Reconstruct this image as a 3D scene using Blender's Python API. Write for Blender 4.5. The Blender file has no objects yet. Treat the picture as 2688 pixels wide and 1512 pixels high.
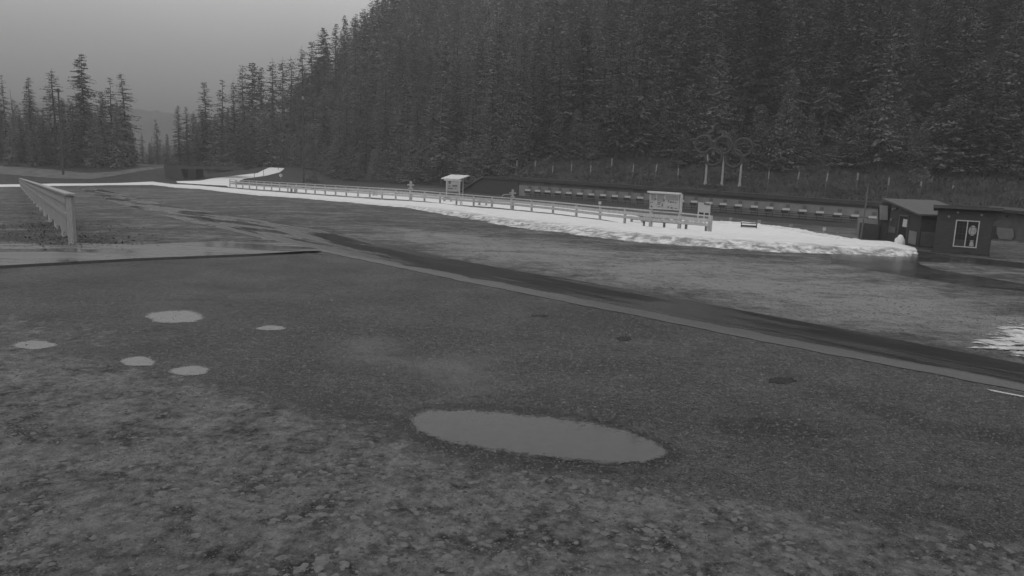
import bpy, math, random
import numpy as np
from mathutils import Vector, Matrix
R = math.radians
random.seed(7); rng = np.random.default_rng(7)
sc = bpy.context.scene
col = sc.collection

# ------------------------------------------------------------------ camera
F = 1900.0; CX, CY = 1344.0, 756.0; CAMZ = 4.3
PITCH = R(9.15); ROLL = R(2.2)
fw = np.array([0, math.cos(PITCH), -math.sin(PITCH)])
r0 = np.array([1.0, 0, 0]); u0 = np.cross(r0, fw)
rt = math.cos(ROLL)*r0 + math.sin(ROLL)*u0
up = -math.sin(ROLL)*r0 + math.cos(ROLL)*u0
CAM = np.array([0, 0, CAMZ])
cd = bpy.data.cameras.new('camera'); cam = bpy.data.objects.new('camera', cd); col.objects.link(cam)
cd.sensor_width = 36; cd.lens = F/2688*36; cd.clip_end = 6000; cd.clip_start = 0.1
m = Matrix(((rt[0], up[0], -fw[0], 0), (rt[1], up[1], -fw[1], 0), (rt[2], up[2], -fw[2], CAMZ), (0, 0, 0, 1)))
cam.matrix_world = m
sc.camera = cam

# ------------------------------------------------------------------ light
SUN_EL, SUN_AZ = R(50), R(200)
w = bpy.data.worlds.new('World'); sc.world = w; w.use_nodes = True
nt = w.node_tree; nt.nodes.clear()
out = nt.nodes.new('ShaderNodeOutputWorld'); bg = nt.nodes.new('ShaderNodeBackground')
sky = nt.nodes.new('ShaderNodeTexSky'); sky.sky_type = 'NISHITA'; sky.sun_disc = False
sky.sun_elevation = SUN_EL; sky.sun_rotation = SUN_AZ; sky.air_density = 1.5; sky.dust_density = 6.0
bw = nt.nodes.new('ShaderNodeRGBToBW')
tc = nt.nodes.new('ShaderNodeTexCoord'); sx = nt.nodes.new('ShaderNodeSeparateXYZ')
rmp = nt.nodes.new('ShaderNodeValToRGB')           # overcast deck: dim near the horizon, bright overhead
rmp.color_ramp.elements[0].position = 0.0; rmp.color_ramp.elements[0].color = (.075, .075, .075, 1)
rmp.color_ramp.elements[1].position = 1.0; rmp.color_ramp.elements[1].color = (1.0, 1.0, 1.0, 1)
for p, v in ((.05, .115), (.12, .33), (.22, .66), (.5, .82)):
    e = rmp.color_ramp.elements.new(p); e.color = (v, v, v, 1)
cn = nt.nodes.new('ShaderNodeTexNoise'); cn.inputs['Scale'].default_value = 2.0; cn.inputs['Detail'].default_value = 5
cm = nt.nodes.new('ShaderNodeMapRange'); cm.inputs[1].default_value = .3; cm.inputs[2].default_value = .7
cm.inputs[3].default_value = .93; cm.inputs[4].default_value = 1.07
mul = nt.nodes.new('ShaderNodeMath'); mul.operation = 'MULTIPLY'
mp = nt.nodes.new('ShaderNodeMath'); mp.operation = 'MULTIPLY'; mp.inputs[1].default_value = 1.0
addn = nt.nodes.new('ShaderNodeMath'); addn.operation = 'ADD'
l = nt.links.new
l(tc.outputs['Generated'], sx.inputs[0]); l(sx.outputs['Z'], rmp.inputs[0])
l(tc.outputs['Generated'], cn.inputs['Vector']); l(cn.outputs['Fac'], cm.inputs[0])
l(rmp.outputs[0], mul.inputs[0]); l(cm.outputs[0], mul.inputs[1])
l(sky.outputs[0], bw.inputs[0]); l(bw.outputs[0], mp.inputs[0]); mp.inputs[1].default_value = 0.03
sc10 = nt.nodes.new('ShaderNodeMath'); sc10.operation = 'MULTIPLY'; sc10.inputs[1].default_value = 10.0
l(mul.outputs[0], sc10.inputs[0])
l(sc10.outputs[0], addn.inputs[0]); l(mp.outputs[0], addn.inputs[1])
l(addn.outputs[0], bg.inputs[0]); bg.inputs[1].default_value = 0.1
l(bg.outputs[0], out.inputs[0])
sd = bpy.data.lights.new('sun', 'SUN'); so = bpy.data.objects.new('sun', sd); col.objects.link(so)
sd.energy = 0.5; sd.angle = R(40); sd.color = (1, 1, 1)
sv = Vector((math.sin(SUN_AZ)*math.cos(SUN_EL), math.cos(SUN_AZ)*math.cos(SUN_EL), math.sin(SUN_EL)))
so.rotation_euler = sv.to_track_quat('Z', 'Y').to_euler(); so.location = (0, 0, 50)
sc.view_settings.view_transform = 'Standard'; sc.view_settings.look = 'None'
sc.view_settings.exposure = 0; sc.view_settings.gamma = 1
sc.render.engine = 'CYCLES'; sc.cycles.max_bounces = 6; sc.cycles.use_denoising = True
sc.cycles.volume_bounces = 0

# ------------------------------------------------------------------ terrain
def ss(a, b, x):
    t = np.clip((x-a)/(b-a), 0, 1); return t*t*(3-2*t)
WA = np.array([1.3, 146.0]); WB = np.array([56.0, 112.0]); WL = np.linalg.norm(WB-WA)
WD = (WB-WA)/WL; WN = np.array([-WD[1], WD[0]])
def wpt(t, s): return WA+WD*t+WN*s
FOOT = [(230, -80), (200, 30), tuple(wpt(120, 5)), tuple(wpt(64, 5)), tuple(wpt(0, 5)), tuple(wpt(-7, 5)), (-14, 185), (-50, 232), (-92, 275), (-122, 335), (-140, 410), (-130, 480), (-60, 700), (0, 1500)]
def polydist(X, Y, P, closed=False):
    d = np.full(X.shape, 1e9); n = len(P)
    for i in range(n if closed else n-1):
        ax, ay = P[i]; bx, by = P[(i+1) % n]
        vx, vy = bx-ax, by-ay; L2 = vx*vx+vy*vy+1e-12
        t = np.clip(((X-ax)*vx+(Y-ay)*vy)/L2, 0, 1)
        d = np.minimum(d, np.hypot(X-ax-t*vx, Y-ay-t*vy))
    return d
def inpoly(X, Y, P):
    ins = np.zeros(X.shape, bool); n = len(P)
    for i in range(n):
        ax, ay = P[i]; bx, by = P[(i+1) % n]
        if ay == by: continue
        c = ((ay > Y) != (by > Y)) & (X < (bx-ax)*(Y-ay)/(by-ay)+ax)
        ins ^= c
    return ins
FPOLY = FOOT+[(900, 1500), (900, -80)]
def footdist(X, Y):
    d = polydist(X, Y, FOOT); return np.where(inpoly(X, Y, FPOLY), d, -d)
# value noise
_NG = rng.random((64, 64))
def vn(x, y):
    xi = np.floor(x).astype(int); yi = np.floor(y).astype(int); fx = x-xi; fy = y-yi
    fx = fx*fx*(3-2*fx); fy = fy*fy*(3-2*fy)
    a = _NG[xi % 64, yi % 64]; b = _NG[(xi+1) % 64, yi % 64]; c = _NG[xi % 64, (yi+1) % 64]; d = _NG[(xi+1) % 64, (yi+1) % 64]
    return (a*(1-fx)+b*fx)*(1-fy)+(c*(1-fx)+d*fx)*fy
def fbm(x, y, o=4):
    s = 0; a = .5
    for k in range(o): s = s+a*(vn(x+17*k, y+31*k)-.5)*2; x = x*2.03; y = y*2.03; a *= .5
    return s
def T(X, Y):
    X = np.asarray(X, float); Y = np.asarray(Y, float)
    z = -6*(1-np.exp(-np.maximum(0, -X-20)*.038/6))
    rx = ss(5, 50, X)
    z = z-1.6*ss(60, 105, Y)*rx-.5*ss(80, 140, Y)*(1-rx)*ss(-30, 0, X)
    # left bank carrying the path, and the knoll the ski trail climbs
    b = ss(168, 205, Y)*ss(-90, -104, X)
    z = z*(1-b)+1.5*b
    z = z+4.6*np.exp(-((X+80)/17)**2)*ss(175, 240, Y)
    s = (X-WA[0])*WN[0]+(Y-WA[1])*WN[1]; t = (X-WA[0])*WD[0]+(Y-WA[1])*WD[1]
    pl = 2.8-1.1*np.clip(t/64.4, 0, 1.6)
    mk = np.where(t < 66, ss(1.2, 2.8, s), ss(-5, 5, s))*ss(-12, -7, t)
    mk = mk*(1-ss(190, 260, Y))
    z = z*(1-mk)+pl*mk
    d = np.maximum(0, footdist(X, Y))
    z = z+.38*np.minimum(d, 14)+(.68+.50*ss(-10, -60, X))*np.maximum(0, np.minimum(d, 150)-14)
    z = z+fbm(X/14, Y/14)*np.clip(d/20, 0, 1.5)
    z = z+.05*fbm(X/5, Y/5)*ss(30, 60, Y)
    z = z - 25*ss(330, 700, Y)*(d <= 0)*ss(0,-60,X)
    return z
def ray(px, py):
    d = fw+(px-CX)/F*rt-(py-CY)/F*up; return d
def hit(px, py):
    d = ray(px, py); t = np.geomspace(4, 900, 1300)
    P = CAM[None]+d[None]*t[:, None]
    below = P[:, 2] < T(P[:, 0], P[:, 1])
    i = int(np.argmax(below))
    if not below[i]: i = len(t)-1
    a, b = t[max(i-1, 0)], t[i]
    for _ in range(4):
        tt = np.linspace(a, b, 9); P = CAM[None]+d[None]*tt[:, None]
        bl = P[:, 2] < T(P[:, 0], P[:, 1]); k = int(np.argmax(bl)) if bl.any() else 8
        a, b = tt[max(k-1, 0)], tt[k]
    p = CAM+d*(a+b)/2; return Vector(p)
def onY(px, py, Y):
    d = ray(px, py); return Vector(CAM+d*(Y/d[1]))
def tz(x, y): return float(T(np.array([x]), np.array([y]))[0])
def proj(p):
    q = np.asarray(p)-CAM; z = q@fw
    return CX+F*(q@rt)/z, CY-F*(q@up)/z
def topz(base, py):    # height of a vertical over base whose top shows at image row py
    lo, hi = -5., 80.
    for _ in range(40):
        mdl = (lo+hi)/2
        if proj((base[0], base[1], base[2]+mdl))[1] > py: lo = mdl
        else: hi = mdl
    return lo

# ------------------------------------------------------------------ materials
def mat(name, v=.2, rough=.7, lo=None, hi=None, scale=3., detail=6., bump=0., spec=.3, stretch=(1, 1, 1), rnd=0., metallic=0., bscale=None):
    mt = bpy.data.materials.new(name); mt.use_nodes = True
    n = mt.node_tree.nodes; L = mt.node_tree.links.new
    p = n['Principled BSDF']; p.inputs['Roughness'].default_value = rough
    p.inputs['Specular IOR Level'].default_value = spec; p.inputs['Metallic'].default_value = metallic
    p.inputs['Base Color'].default_value = (v, v, v, 1)
    tcn = n.new('ShaderNodeTexCoord'); mpn = n.new('ShaderNodeMapping'); mpn.inputs['Scale'].default_value = stretch
    L(tcn.outputs['Object'], mpn.inputs[0])
    if lo is not None:
        nz = n.new('ShaderNodeTexNoise'); nz.inputs['Scale'].default_value = scale; nz.inputs['Detail'].default_value = detail; nz.inputs['Roughness'].default_value = .65
        L(mpn.outputs[0], nz.inputs['Vector'])
        mr = n.new('ShaderNodeMapRange'); mr.inputs[1].default_value = .32; mr.inputs[2].default_value = .68
        mr.inputs[3].default_value = lo; mr.inputs[4].default_value = hi
        L(nz.outputs['Fac'], mr.inputs[0]); o = mr.outputs[0]
        if rnd:
            oi = n.new('ShaderNodeObjectInfo'); m2 = n.new('ShaderNodeMapRange'); m2.inputs[3].default_value = 1-rnd; m2.inputs[4].default_value = 1+rnd
            L(oi.outputs['Random'], m2.inputs[0]); mm = n.new('ShaderNodeMath'); mm.operation = 'MULTIPLY'; L(o, mm.inputs[0]); L(m2.outputs[0], mm.inputs[1]); o = mm.outputs[0]
        cc = n.new('ShaderNodeCombineColor'); [L(o, cc.inputs[i]) for i in range(3)]
        L(cc.outputs[0], p.inputs['Base Color'])
    if bump:
        nb = n.new('ShaderNodeTexNoise'); nb.inputs['Scale'].default_value = bscale or scale*2; nb.inputs['Detail'].default_value = 6
        L(mpn.outputs[0], nb.inputs['Vector']); bp = n.new('ShaderNodeBump'); bp.inputs['Strength'].default_value = 1; bp.inputs['Distance'].default_value = bump
        L(nb.outputs['Fac'], bp.inputs['Height']); L(bp.outputs[0], p.inputs['Normal'])
    return mt
class NB:
    """little node-graph helper"""
    def __init__(s, name):
        s.m = bpy.data.materials.new(name); s.m.use_nodes = True; s.n = s.m.node_tree.nodes; s.L = s.m.node_tree.links.new
        s.p = s.n['Principled BSDF']; s.tc = s.n.new('ShaderNodeTexCoord').outputs['Object']
    def inp(s, sock, v):
        if isinstance(v, (int, float)): sock.default_value = v
        else: s.L(v, sock)
    def noise(s, scale, detail=5, rough=.6, dist=0, stretch=None, off=0, rot=0.):
        v = s.tc
        if rot:
            rn = s.n.new('ShaderNodeVectorRotate'); rn.rotation_type = 'Z_AXIS'; rn.inputs['Angle'].default_value = rot; s.L(v, rn.inputs['Vector']); v = rn.outputs[0]
        mpn = s.n.new('ShaderNodeMapping'); mpn.inputs['Scale'].default_value = stretch or (1, 1, 1); mpn.inputs['Location'].default_value = (off, off*1.7, 0)
        s.L(v, mpn.inputs[0])
        z = s.n.new('ShaderNodeTexNoise'); z.inputs['Scale'].default_value = scale; z.inputs['Detail'].default_value = detail
        z.inputs['Roughness'].default_value = rough; z.inputs['Distortion'].default_value = dist
        s.L(mpn.outputs[0], z.inputs['Vector']); return z.outputs['Fac']
    def vor(s, scale, out='Distance', off=0):
        z = s.n.new('ShaderNodeTexVoronoi'); z.inputs['Scale'].default_value = scale
        s.L(s.tc, z.inputs['Vector']); return z.outputs[out]
    def mr(s, v, a, b, c, d, smooth=False):
        z = s.n.new('ShaderNodeMapRange'); z.interpolation_type = 'SMOOTHSTEP' if smooth else 'LINEAR'
        s.L(v, z.inputs[0]); z.inputs[1].default_value = a; z.inputs[2].default_value = b
        s.inp(z.inputs[3], c); s.inp(z.inputs[4], d); return z.outputs[0]
    def ma(s, op, a, b=0.):
        z = s.n.new('ShaderNodeMath'); z.operation = op; s.inp(z.inputs[0], a); s.inp(z.inputs[1], b); return z.outputs[0]
    def mix(s, f, a, b):
        z = s.n.new('ShaderNodeMix'); z.data_type = 'FLOAT'; s.inp(z.inputs[0], f); s.inp(z.inputs[2], a); s.inp(z.inputs[3], b); return z.outputs[0]
    def attr(s, name):
        z = s.n.new('ShaderNodeAttribute'); z.attribute_name = name; return z.outputs['Fac']
    def color(s, v):
        cc = s.n.new('ShaderNodeCombineColor'); [s.L(v, cc.inputs[i]) for i in range(3)]; s.L(cc.outputs[0], s.p.inputs['Base Color'])
    def bump(s, v, dist):
        b = s.n.new('ShaderNodeBump'); b.inputs['Distance'].default_value = dist; s.L(v, b.inputs['Height']); s.L(b.outputs[0], s.p.inputs['Normal'])

def ground_mat():
    g = NB('wet_ground')
    grain = g.noise(9, 9, .9); grain2 = g.noise(26, 6, .85, off=3); big = g.noise(.35, 4, .6, off=7); mid = g.noise(1.6, 5, .65, off=11)
    v = g.ma('ADD', g.ma('MULTIPLY', grain, .5), g.ma('MULTIPLY', grain2, .5))
    gravel = g.mr(v, .42, .60, .001, .135)
    gravel = g.ma('MULTIPLY', gravel, g.mr(big, .3, .7, .62, 1.35))
    gravel = g.ma('MULTIPLY', gravel, g.mr(mid, .3, .7, .7, 1.3)); md2 = g.noise(4.5, 6, .8, off=13); gravel = g.ma('MULTIPLY', gravel, g.mr(md2, .35, .65, .6, 1.4))
    stone = g.mr(g.vor(14), .0, .09, 1, 0); st2 = g.mr(g.noise(5, 2, off=5), .58, .66, 0, 1)
    gravel = g.mix(g.ma('MULTIPLY', g.ma('MULTIPLY', stone, st2), .8), gravel, .30)
    # trodden turf with slush scraps
    t1 = g.noise(4.0, 10, .74, .15, off=21); t2 = g.noise(8, 8, .75, .1, off=33); t3 = g.noise(1.1, 6, .6, off=41)
    tv = g.ma('ADD', g.ma('MULTIPLY', t1, .62), g.ma('MULTIPLY', t2, .38)); tv = g.ma('ADD', tv, g.ma('MULTIPLY', g.ma('SUBTRACT', t3, .5), .45))
    turf = g.mr(tv, .39, .62, .014, .21)
    fine = g.noise(60, 4, .7, off=51)
    turf = g.ma('MULTIPLY', turf, g.mr(fine, .3, .7, .8, 1.2))
    ta = g.attr('turf'); tm = g.ma('ADD', ta, g.ma('MULTIPLY', g.ma('SUBTRACT', g.noise(2.4, 6, .7, 1.0, off=61), .5), 1.9)); tm = g.mr(tm, .35, .75, 0, 1, True)
    # grass field with melting frost
    f1 = g.noise(1.3, 9, .74, .5, stretch=(.8, 1.0, 1), off=71); f2 = g.noise(5, 5, .65, off=81)
    fv = g.ma('ADD', g.ma('MULTIPLY', f1, .7), g.ma('MULTIPLY', f2, .3))
    f0 = g.noise(.28, 5, .62, .4, stretch=(.6, 1.2, 1), off=77); fv = g.ma('ADD', fv, g.ma('MULTIPLY', g.ma('SUBTRACT', f0, .5), .55)); fa = g.attr('frost')
    fv = g.ma('ADD', fv, g.ma('MULTIPLY', g.ma('SUBTRACT', fa, .5), .16))
    field = g.mr(fv, .38, .62, .045, .25)
    fdm = g.attr('field')
    wet = g.attr('wet')
    colr = g.mix(tm, gravel, turf); colr = g.mix(fdm, colr, field)
    hl = g.attr('hill'); hv = g.mr(g.noise(.6, 7, .7, off=91), .35, .65, .012, .042)
    colr = g.mix(hl, colr, hv)
    wm = g.ma('ADD', wet, g.ma('MULTIPLY', g.ma('SUBTRACT', g.noise(.8, 5, .6, stretch=(.5, 1, 1), off=95), .5), .9)); wm = g.mr(wm, .45, .6, 0, 1, True)
    colr = g.mix(wm, colr, g.ma('MULTIPLY', colr, .5))
    pe = g.attr('paleearth'); pm = g.mr(g.ma('ADD', pe, g.ma('MULTIPLY', g.ma('SUBTRACT', g.noise(2, 6, .7, off=97), .5), .9)), .25, 1.0, 0, .85, True)
    colr = g.mix(pm, colr, g.mr(g.noise(30, 4, off=99), .3, .7, .13, .19))
    dk = g.attr('damp'); dm = g.mr(g.ma('ADD', dk, g.ma('MULTIPLY', g.ma('SUBTRACT', g.noise(1.3, 5, .6, off=101), .5), .7)), .35, .65, 0, 1, True)
    colr = g.mix(dm, colr, g.ma('MULTIPLY', colr, .62))
    g.color(colr)
    rg = g.mix(wm, g.mr(mid, .3, .7, .55, .8), .16); rg = g.mix(dm, rg, .38)
    g.L(rg, g.p.inputs['Roughness']); g.p.inputs['Specular IOR Level'].default_value = .3
    bh = g.ma('ADD', g.ma('MULTIPLY', grain, .05), g.ma('MULTIPLY', grain2, .006))
    bh = g.ma('ADD', bh, g.ma('MULTIPLY', g.mix(tm, 0., t1), .03))
    bh = g.ma('ADD', bh, g.ma('MULTIPLY', g.mix(fdm, 0., f2), .22))
    bh = g.ma('MULTIPLY', bh, g.mix(wm, 1., .06))
    g.bump(bh, 1.0)
    return g.m
def wet_road_mat(name, lo=.012, hi=.03, smooth_lo=.10, smooth_hi=.42, seed=0, edge=True, rot=0.):
    g = NB(name)
    n1 = g.noise(30, 5, .7, off=seed); n2 = g.noise(.55, 6, .62, .3, stretch=(.16, 1, 1), off=seed+5, rot=rot); n3 = g.noise(120, 2, off=seed+9)
    c = g.ma('MULTIPLY', g.mr(n1, .3, .7, lo, hi), g.mr(n2, .35, .65, .8, 1.25))
    e = g.attr('shoulder'); em = g.mr(g.ma('ADD', e, g.ma('MULTIPLY', g.ma('SUBTRACT', g.noise(.5, 5, .6, off=seed+30), .5), .5)), .35, .65, 0, 1, True)
    c = g.mix(em, c, g.ma('MULTIPLY', c, 3.4))
    g.color(c)
    pt_ = g.attr('patchy'); pud = g.mr(n2, .42, .56, smooth_hi, smooth_lo, True); pud = g.mix(pt_, g.mr(n2, .4, .6, smooth_lo, .22), pud)
    c = g.mix(g.ma('MULTIPLY', pt_, g.mr(n2, .42, .56, 1, 0, True)), c, g.ma('MULTIPLY', c, 1.9)); g.color(c)
    g.L(g.mix(em, pud, .45), g.p.inputs['Roughness']); g.p.inputs['Specular IOR Level'].default_value = .45
    bh = g.ma('MULTIPLY', g.ma('ADD', n1, g.ma('MULTIPLY', n3, .5)), g.mr(n2, .42, .56, .006, .0004, True))
    g.bump(bh, 1.0)
    return g.m
def water_mat(name, base=.05, rough=.04):
    g = NB(name)
    g.color(g.mr(g.noise(4, 4), .3, .7, base*.9, base*1.1)); g.p.inputs['Roughness'].default_value = rough
    g.p.inputs['IOR'].default_value = 1.33; g.p.inputs['Specular IOR Level'].default_value = .5
    rim = g.attr('rim'); a = g.ma('ADD', rim, g.ma('MULTIPLY', g.ma('SUBTRACT', g.noise(7, 8, .8), .5), .75)); a = g.mr(a, .95, .72, 0, 1, True)
    if 'glass' not in name: g.L(a, g.p.inputs['Alpha'])
    g.bump(g.noise(9, 2), .0015); return g.m
def snow_mat(rimmed=False):
    g = NB('melting_snow' if rimmed else 'snow')
    a = g.noise(1.2, 6, .65); b = g.noise(12, 5, .7, off=4)
    c = g.mr(g.ma('ADD', g.ma('MULTIPLY', a, .6), g.ma('MULTIPLY', b, .4)), .35, .6, .64, .76)
    d = g.attr('dirt'); dn = g.noise(1.3, 8, .72, .6, off=9)
    dm = g.ma('MULTIPLY', d, g.mr(dn, .36, .62, 0, 1, True))
    c = g.mix(dm, c, .22)
    g.color(c); g.p.inputs['Roughness'].default_value = .75; g.p.inputs['Specular IOR Level'].default_value = .15
    if rimmed:
        rim = g.attr('rim'); al = g.ma('ADD', rim, g.ma('MULTIPLY', g.ma('SUBTRACT', g.noise(2.0, 9, .75, stretch=(.5, 1.3, 1), off=15), .5), 4.2)); g.L(g.mr(al, .72, .50, 0, 1, True), g.p.inputs['Alpha'])
    g.bump(g.ma('ADD', b, a), .05); return g.m
_a, _b = hit(900, 640), hit(2400, 940); ROADROT = -math.atan2(_b.y-_a.y, _b.x-_a.x)
M = dict(
    ground=ground_mat(), road=wet_road_mat('wet_asphalt', rot=ROADROT), path=wet_road_mat('wet_concrete', .045, .075, .06, .4, 40),
    water=water_mat('puddle_water', .055, .06), muddy=water_mat('slush_water', .135, .14), darkwater=water_mat('dark_puddle', .045, .12), snow=snow_mat(), meltsnow=snow_mat(True),
    wood=mat('grey_timber', .3, .7, .36, .52, 5, bump=.004, stretch=(1, 1, .3)),
    palewood=mat('pale_timber', .3, .65, .23, .38, 6, bump=.004, stretch=(4, 4, .5)),
    darkwood=mat('dark_timber', .05, .7, .035, .07, 4, bump=.004), black=mat('black_rubber', .02, .6, .015, .028, 5),
    band=mat('range_panel', .16, .7, .20, .27, 1.0, stretch=(1, 1, .5)),
    weather=mat('weathered_board', .08, .75, .05, .12, .35, 7, stretch=(1, 1, 2.5)),
    white=mat('white_paint', .6, .5, .5, .66, 8), sign=mat('sign_face', .38, .5, .33, .42, 5), ink=mat('printed_ink', .1, .5, .08, .13, 20),
    print2=mat('printed_grey', .24, .5, .2, .27, 12), tape=mat('post_tape', .3, .5, .2, .34, 6), stake=mat('net_stake', .12, .7, .09, .15, 9),
    bark=mat('bark', .045, .85, .03, .06, 3, bump=.02, stretch=(3, 3, .6)), deadwood=mat('dead_wood', .09, .85, .07, .12, 3),
    needle=mat('needles', .07, .75, .035, .215, .30, 5, rnd=.45, spec=.15), needle2=mat('young_needles', .1, .75, .07, .23, .45, 5, rnd=.3, spec=.15),
    shrub=mat('shrub_leaf', .14, .8, .10, .18, .8, 5, rnd=.2, spec=.15), leaves=mat('dead_leaves', .045, .8, .035, .08, 2, 5),
    siding=mat('dark_siding', .06, .7, .042, .062, 3, stretch=(1, 1, 4)), sidingpale=mat('grey_siding', .11, .7, .09, .13, 2), roof=mat('shed_roof', .10, .5, .065, .095, 2),
    roofdark=mat('dark_roof', .045, .6, .035, .06, 1), glass=water_mat('window_glass', .03, .08), frame=mat('window_frame', .3, .5, .42, .5, 4),
    curtain=mat('curtain', .3, .8, .3, .45, 6), ring=mat('ring_paint', .04, .6, .038, .05, 2), metalwhite=mat('white_post', .34, .45, .28, .4, 4),
    concrete=mat('concrete', .22, .8, .18, .26, 2, bump=.01), line=mat('road_paint', .5, .6, .3, .55, 14), polewood=mat('pole_wood', .05, .8, .035, .065, 2),
    bank=mat('bank_soil', .04, .9, .03, .055, .8, bump=.05), tuft=mat('grass_tuft', .1, .8, .10, .19, .45, 9), brush=mat('dry_brush', .07, .8, .025, .13, .35, 7), slush=mat('slush', .2, .7, .08, .14, 9, 6), clod=mat('wet_clod', .03, .8, .03, .06, 9), tarp=mat('pale_tarp', .2, .6, .17, .24, 1.5), pebble=mat('pebble', .1, .7, .008, .17, 7, 9),
    farwood=mat('far_forest', .045, .9, .035, .06, .02, 6),
)

# ------------------------------------------------------------------ builders
def link(name, me, parent=None, kind=None, label=None, cat=None, group=None):
    o = bpy.data.objects.new(name, me); col.objects.link(o)
    if parent is not None: o.parent = parent
    tag(o, label, cat, group, kind); return o
def tag(o, label=None, cat=None, group=None, kind=None):
    if label: o['label'] = label
    if cat: o['category'] = cat
    if group: o['group'] = group
    if kind: o['kind'] = kind
    return o
def empty(name, loc, label, cat, group=None, rz=0):
    o = bpy.data.objects.new(name, None); col.objects.link(o); o.location = loc; o.rotation_euler = (0, 0, rz)
    o.empty_display_size = .2; return tag(o, label, cat, group)
def npmesh(name, V, Fq, mt, smooth=False):
    V = np.asarray(V, np.float32); Fq = np.asarray(Fq, np.int32); k = Fq.shape[1]
    me = bpy.data.meshes.new(name); me.vertices.add(len(V)); me.vertices.foreach_set('co', V.ravel())
    me.loops.add(Fq.size); me.loops.foreach_set('vertex_index', Fq.ravel()); me.polygons.add(len(Fq))
    me.polygons.foreach_set('loop_start', np.arange(0, Fq.size, k, dtype=np.int32)); me.polygons.foreach_set('loop_total', np.full(len(Fq), k, np.int32))
    if smooth: me.polygons.foreach_set('use_smooth', np.ones(len(Fq), bool))
    me.materials.append(mt); me.update(calc_edges=True); me.validate(); return me
class MB:
    def __init__(s): s.v = []; s.f = []
    def add(s, vs, fs):
        b = len(s.v); s.v += [tuple(x) for x in vs]; s.f += [[b+i for i in f] for f in fs]; return s
    def box(s, c, sz, rz=0., rx=0., ry=0.):
        h = Vector(sz)/2; mt_ = Matrix.Rotation(rz, 4, 'Z')@Matrix.Rotation(ry, 4, 'Y')@Matrix.Rotation(rx, 4, 'X')
        vs = [mt_@Vector((x*h.x, y*h.y, z*h.z))+Vector(c) for x in (-1, 1) for y in (-1, 1) for z in (-1, 1)]
        return s.add(vs, [(0, 1, 3, 2), (4, 6, 7, 5), (0, 4, 5, 1), (2, 3, 7, 6), (0, 2, 6, 4), (1, 5, 7, 3)])
    def beam(s, a, b, wd, ht, side=None):     # a box from a to b, wd across horizontally, ht vertical
        a = Vector(a); b = Vector(b); d = (b-a).normalized(); upv = Vector((0, 0, 1))
        sdv = d.cross(upv)
        if sdv.length < 1e-3: sdv = Vector((1, 0, 0))
        sdv.normalize(); u = sdv.cross(d)
        vs = [p+sdv*x*wd/2+u*y*ht/2 for p in (a, b) for x in (-1, 1) for y in (-1, 1)]
        return s.add(vs, [(0, 1, 3, 2), (4, 6, 7, 5), (0, 4, 5, 1), (2, 3, 7, 6), (0, 2, 6, 4), (1, 5, 7, 3)])
    def tube(s, a, b, r1, r2=None, n=8):
        r2 = r1 if r2 is None else r2; a = Vector(a); b = Vector(b); d = (b-a).normalized()
        x = d.orthogonal().normalized(); y = d.cross(x)
        vs = []
        for p, r in ((a, r1), (b, r2)):
            for i in range(n):
                an = 2*math.pi*i/n; vs.append(p+x*math.cos(an)*r+y*math.sin(an)*r)
        fs = [(i, (i+1) % n, n+(i+1) % n, n+i) for i in range(n)]+[tuple(range(n))[::-1], tuple(range(n, 2*n))]
        return s.add(vs, fs)
    def prism(s, pts, vec):
        n = len(pts); v = Vector(vec); vs = [Vector(p) for p in pts]+[Vector(p)+v for p in pts]
        return s.add(vs, [tuple(range(n))[::-1], tuple(range(n, 2*n))]+[(i, (i+1) % n, n+(i+1) % n, n+i) for i in range(n)])
    def torus(s, c, Rr, r, xa, ya, n=40, k=8, flat=1.):
        xa = Vector(xa); ya = Vector(ya); na = xa.cross(ya); vs = []
        for i in range(n):
            a = 2*math.pi*i/n; rd = xa*math.cos(a)+ya*math.sin(a)
            for j in range(k):
                b = 2*math.pi*j/k; vs.append(Vector(c)+rd*(Rr+r*math.cos(b))+na*r*flat*math.sin(b))
        return s.add(vs, [(i*k+j, ((i+1) % n)*k+j, ((i+1) % n)*k+(j+1) % k, i*k+(j+1) % k) for i in range(n) for j in range(k)])
    def mesh(s, name, mt, smooth=False, bevel=0):
        me = bpy.data.meshes.new(name); me.from_pydata(s.v, [], s.f); me.materials.append(mt)
        if smooth:
            for p in me.polygons: p.use_smooth = True
        me.update(); return me
    def obj(s, name, mt, parent=None, smooth=False, **kw):
        return link(name, s.mesh(name, mt, smooth), parent, **kw)

# ------------------------------------------------------------------ ground sheet (fan grid round the camera)
def resample(P, n):
    P = np.asarray(P, float); L = np.r_[0, np.cumsum(np.hypot(*(P[1:, :2]-P[:-1, :2]).T))]
    u = np.linspace(0, L[-1], n); return np.stack([np.interp(u, L, P[:, i]) for i in range(P.shape[1])], 1)
def W(pts): return [tuple(hit(*p)[:2]) for p in pts]
TURF = W([(-200, 925), (60, 905), (330, 960), (560, 1010), (760, 1070), (1000, 1135), (1200, 1215), (1500, 1250), (1850, 1295), (2150, 1350), (2450, 1400), (2800, 1450), (3000, 1700), (-600, 1700)])
TURF2 = W([(-200, 770), (300, 850), (520, 870), (520, 900), (200, 930), (-200, 900)])
FIELD_NEAR = W([(-400, 500), (0, 492), (200, 492), (300, 532), (500, 587), (620, 612), (700, 632), (350, 650), (-400, 660)])
UP_ROAD = [(229, 487), (348, 517), (487, 549), (600, 568), (746, 588), (824, 602), (933, 622), (1060, 653), (1179, 679), (1354, 712), (1494, 733), (1800, 789), (1928, 812), (2232, 868), (2469, 915), (2688, 957), (3000, 1015)]
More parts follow.
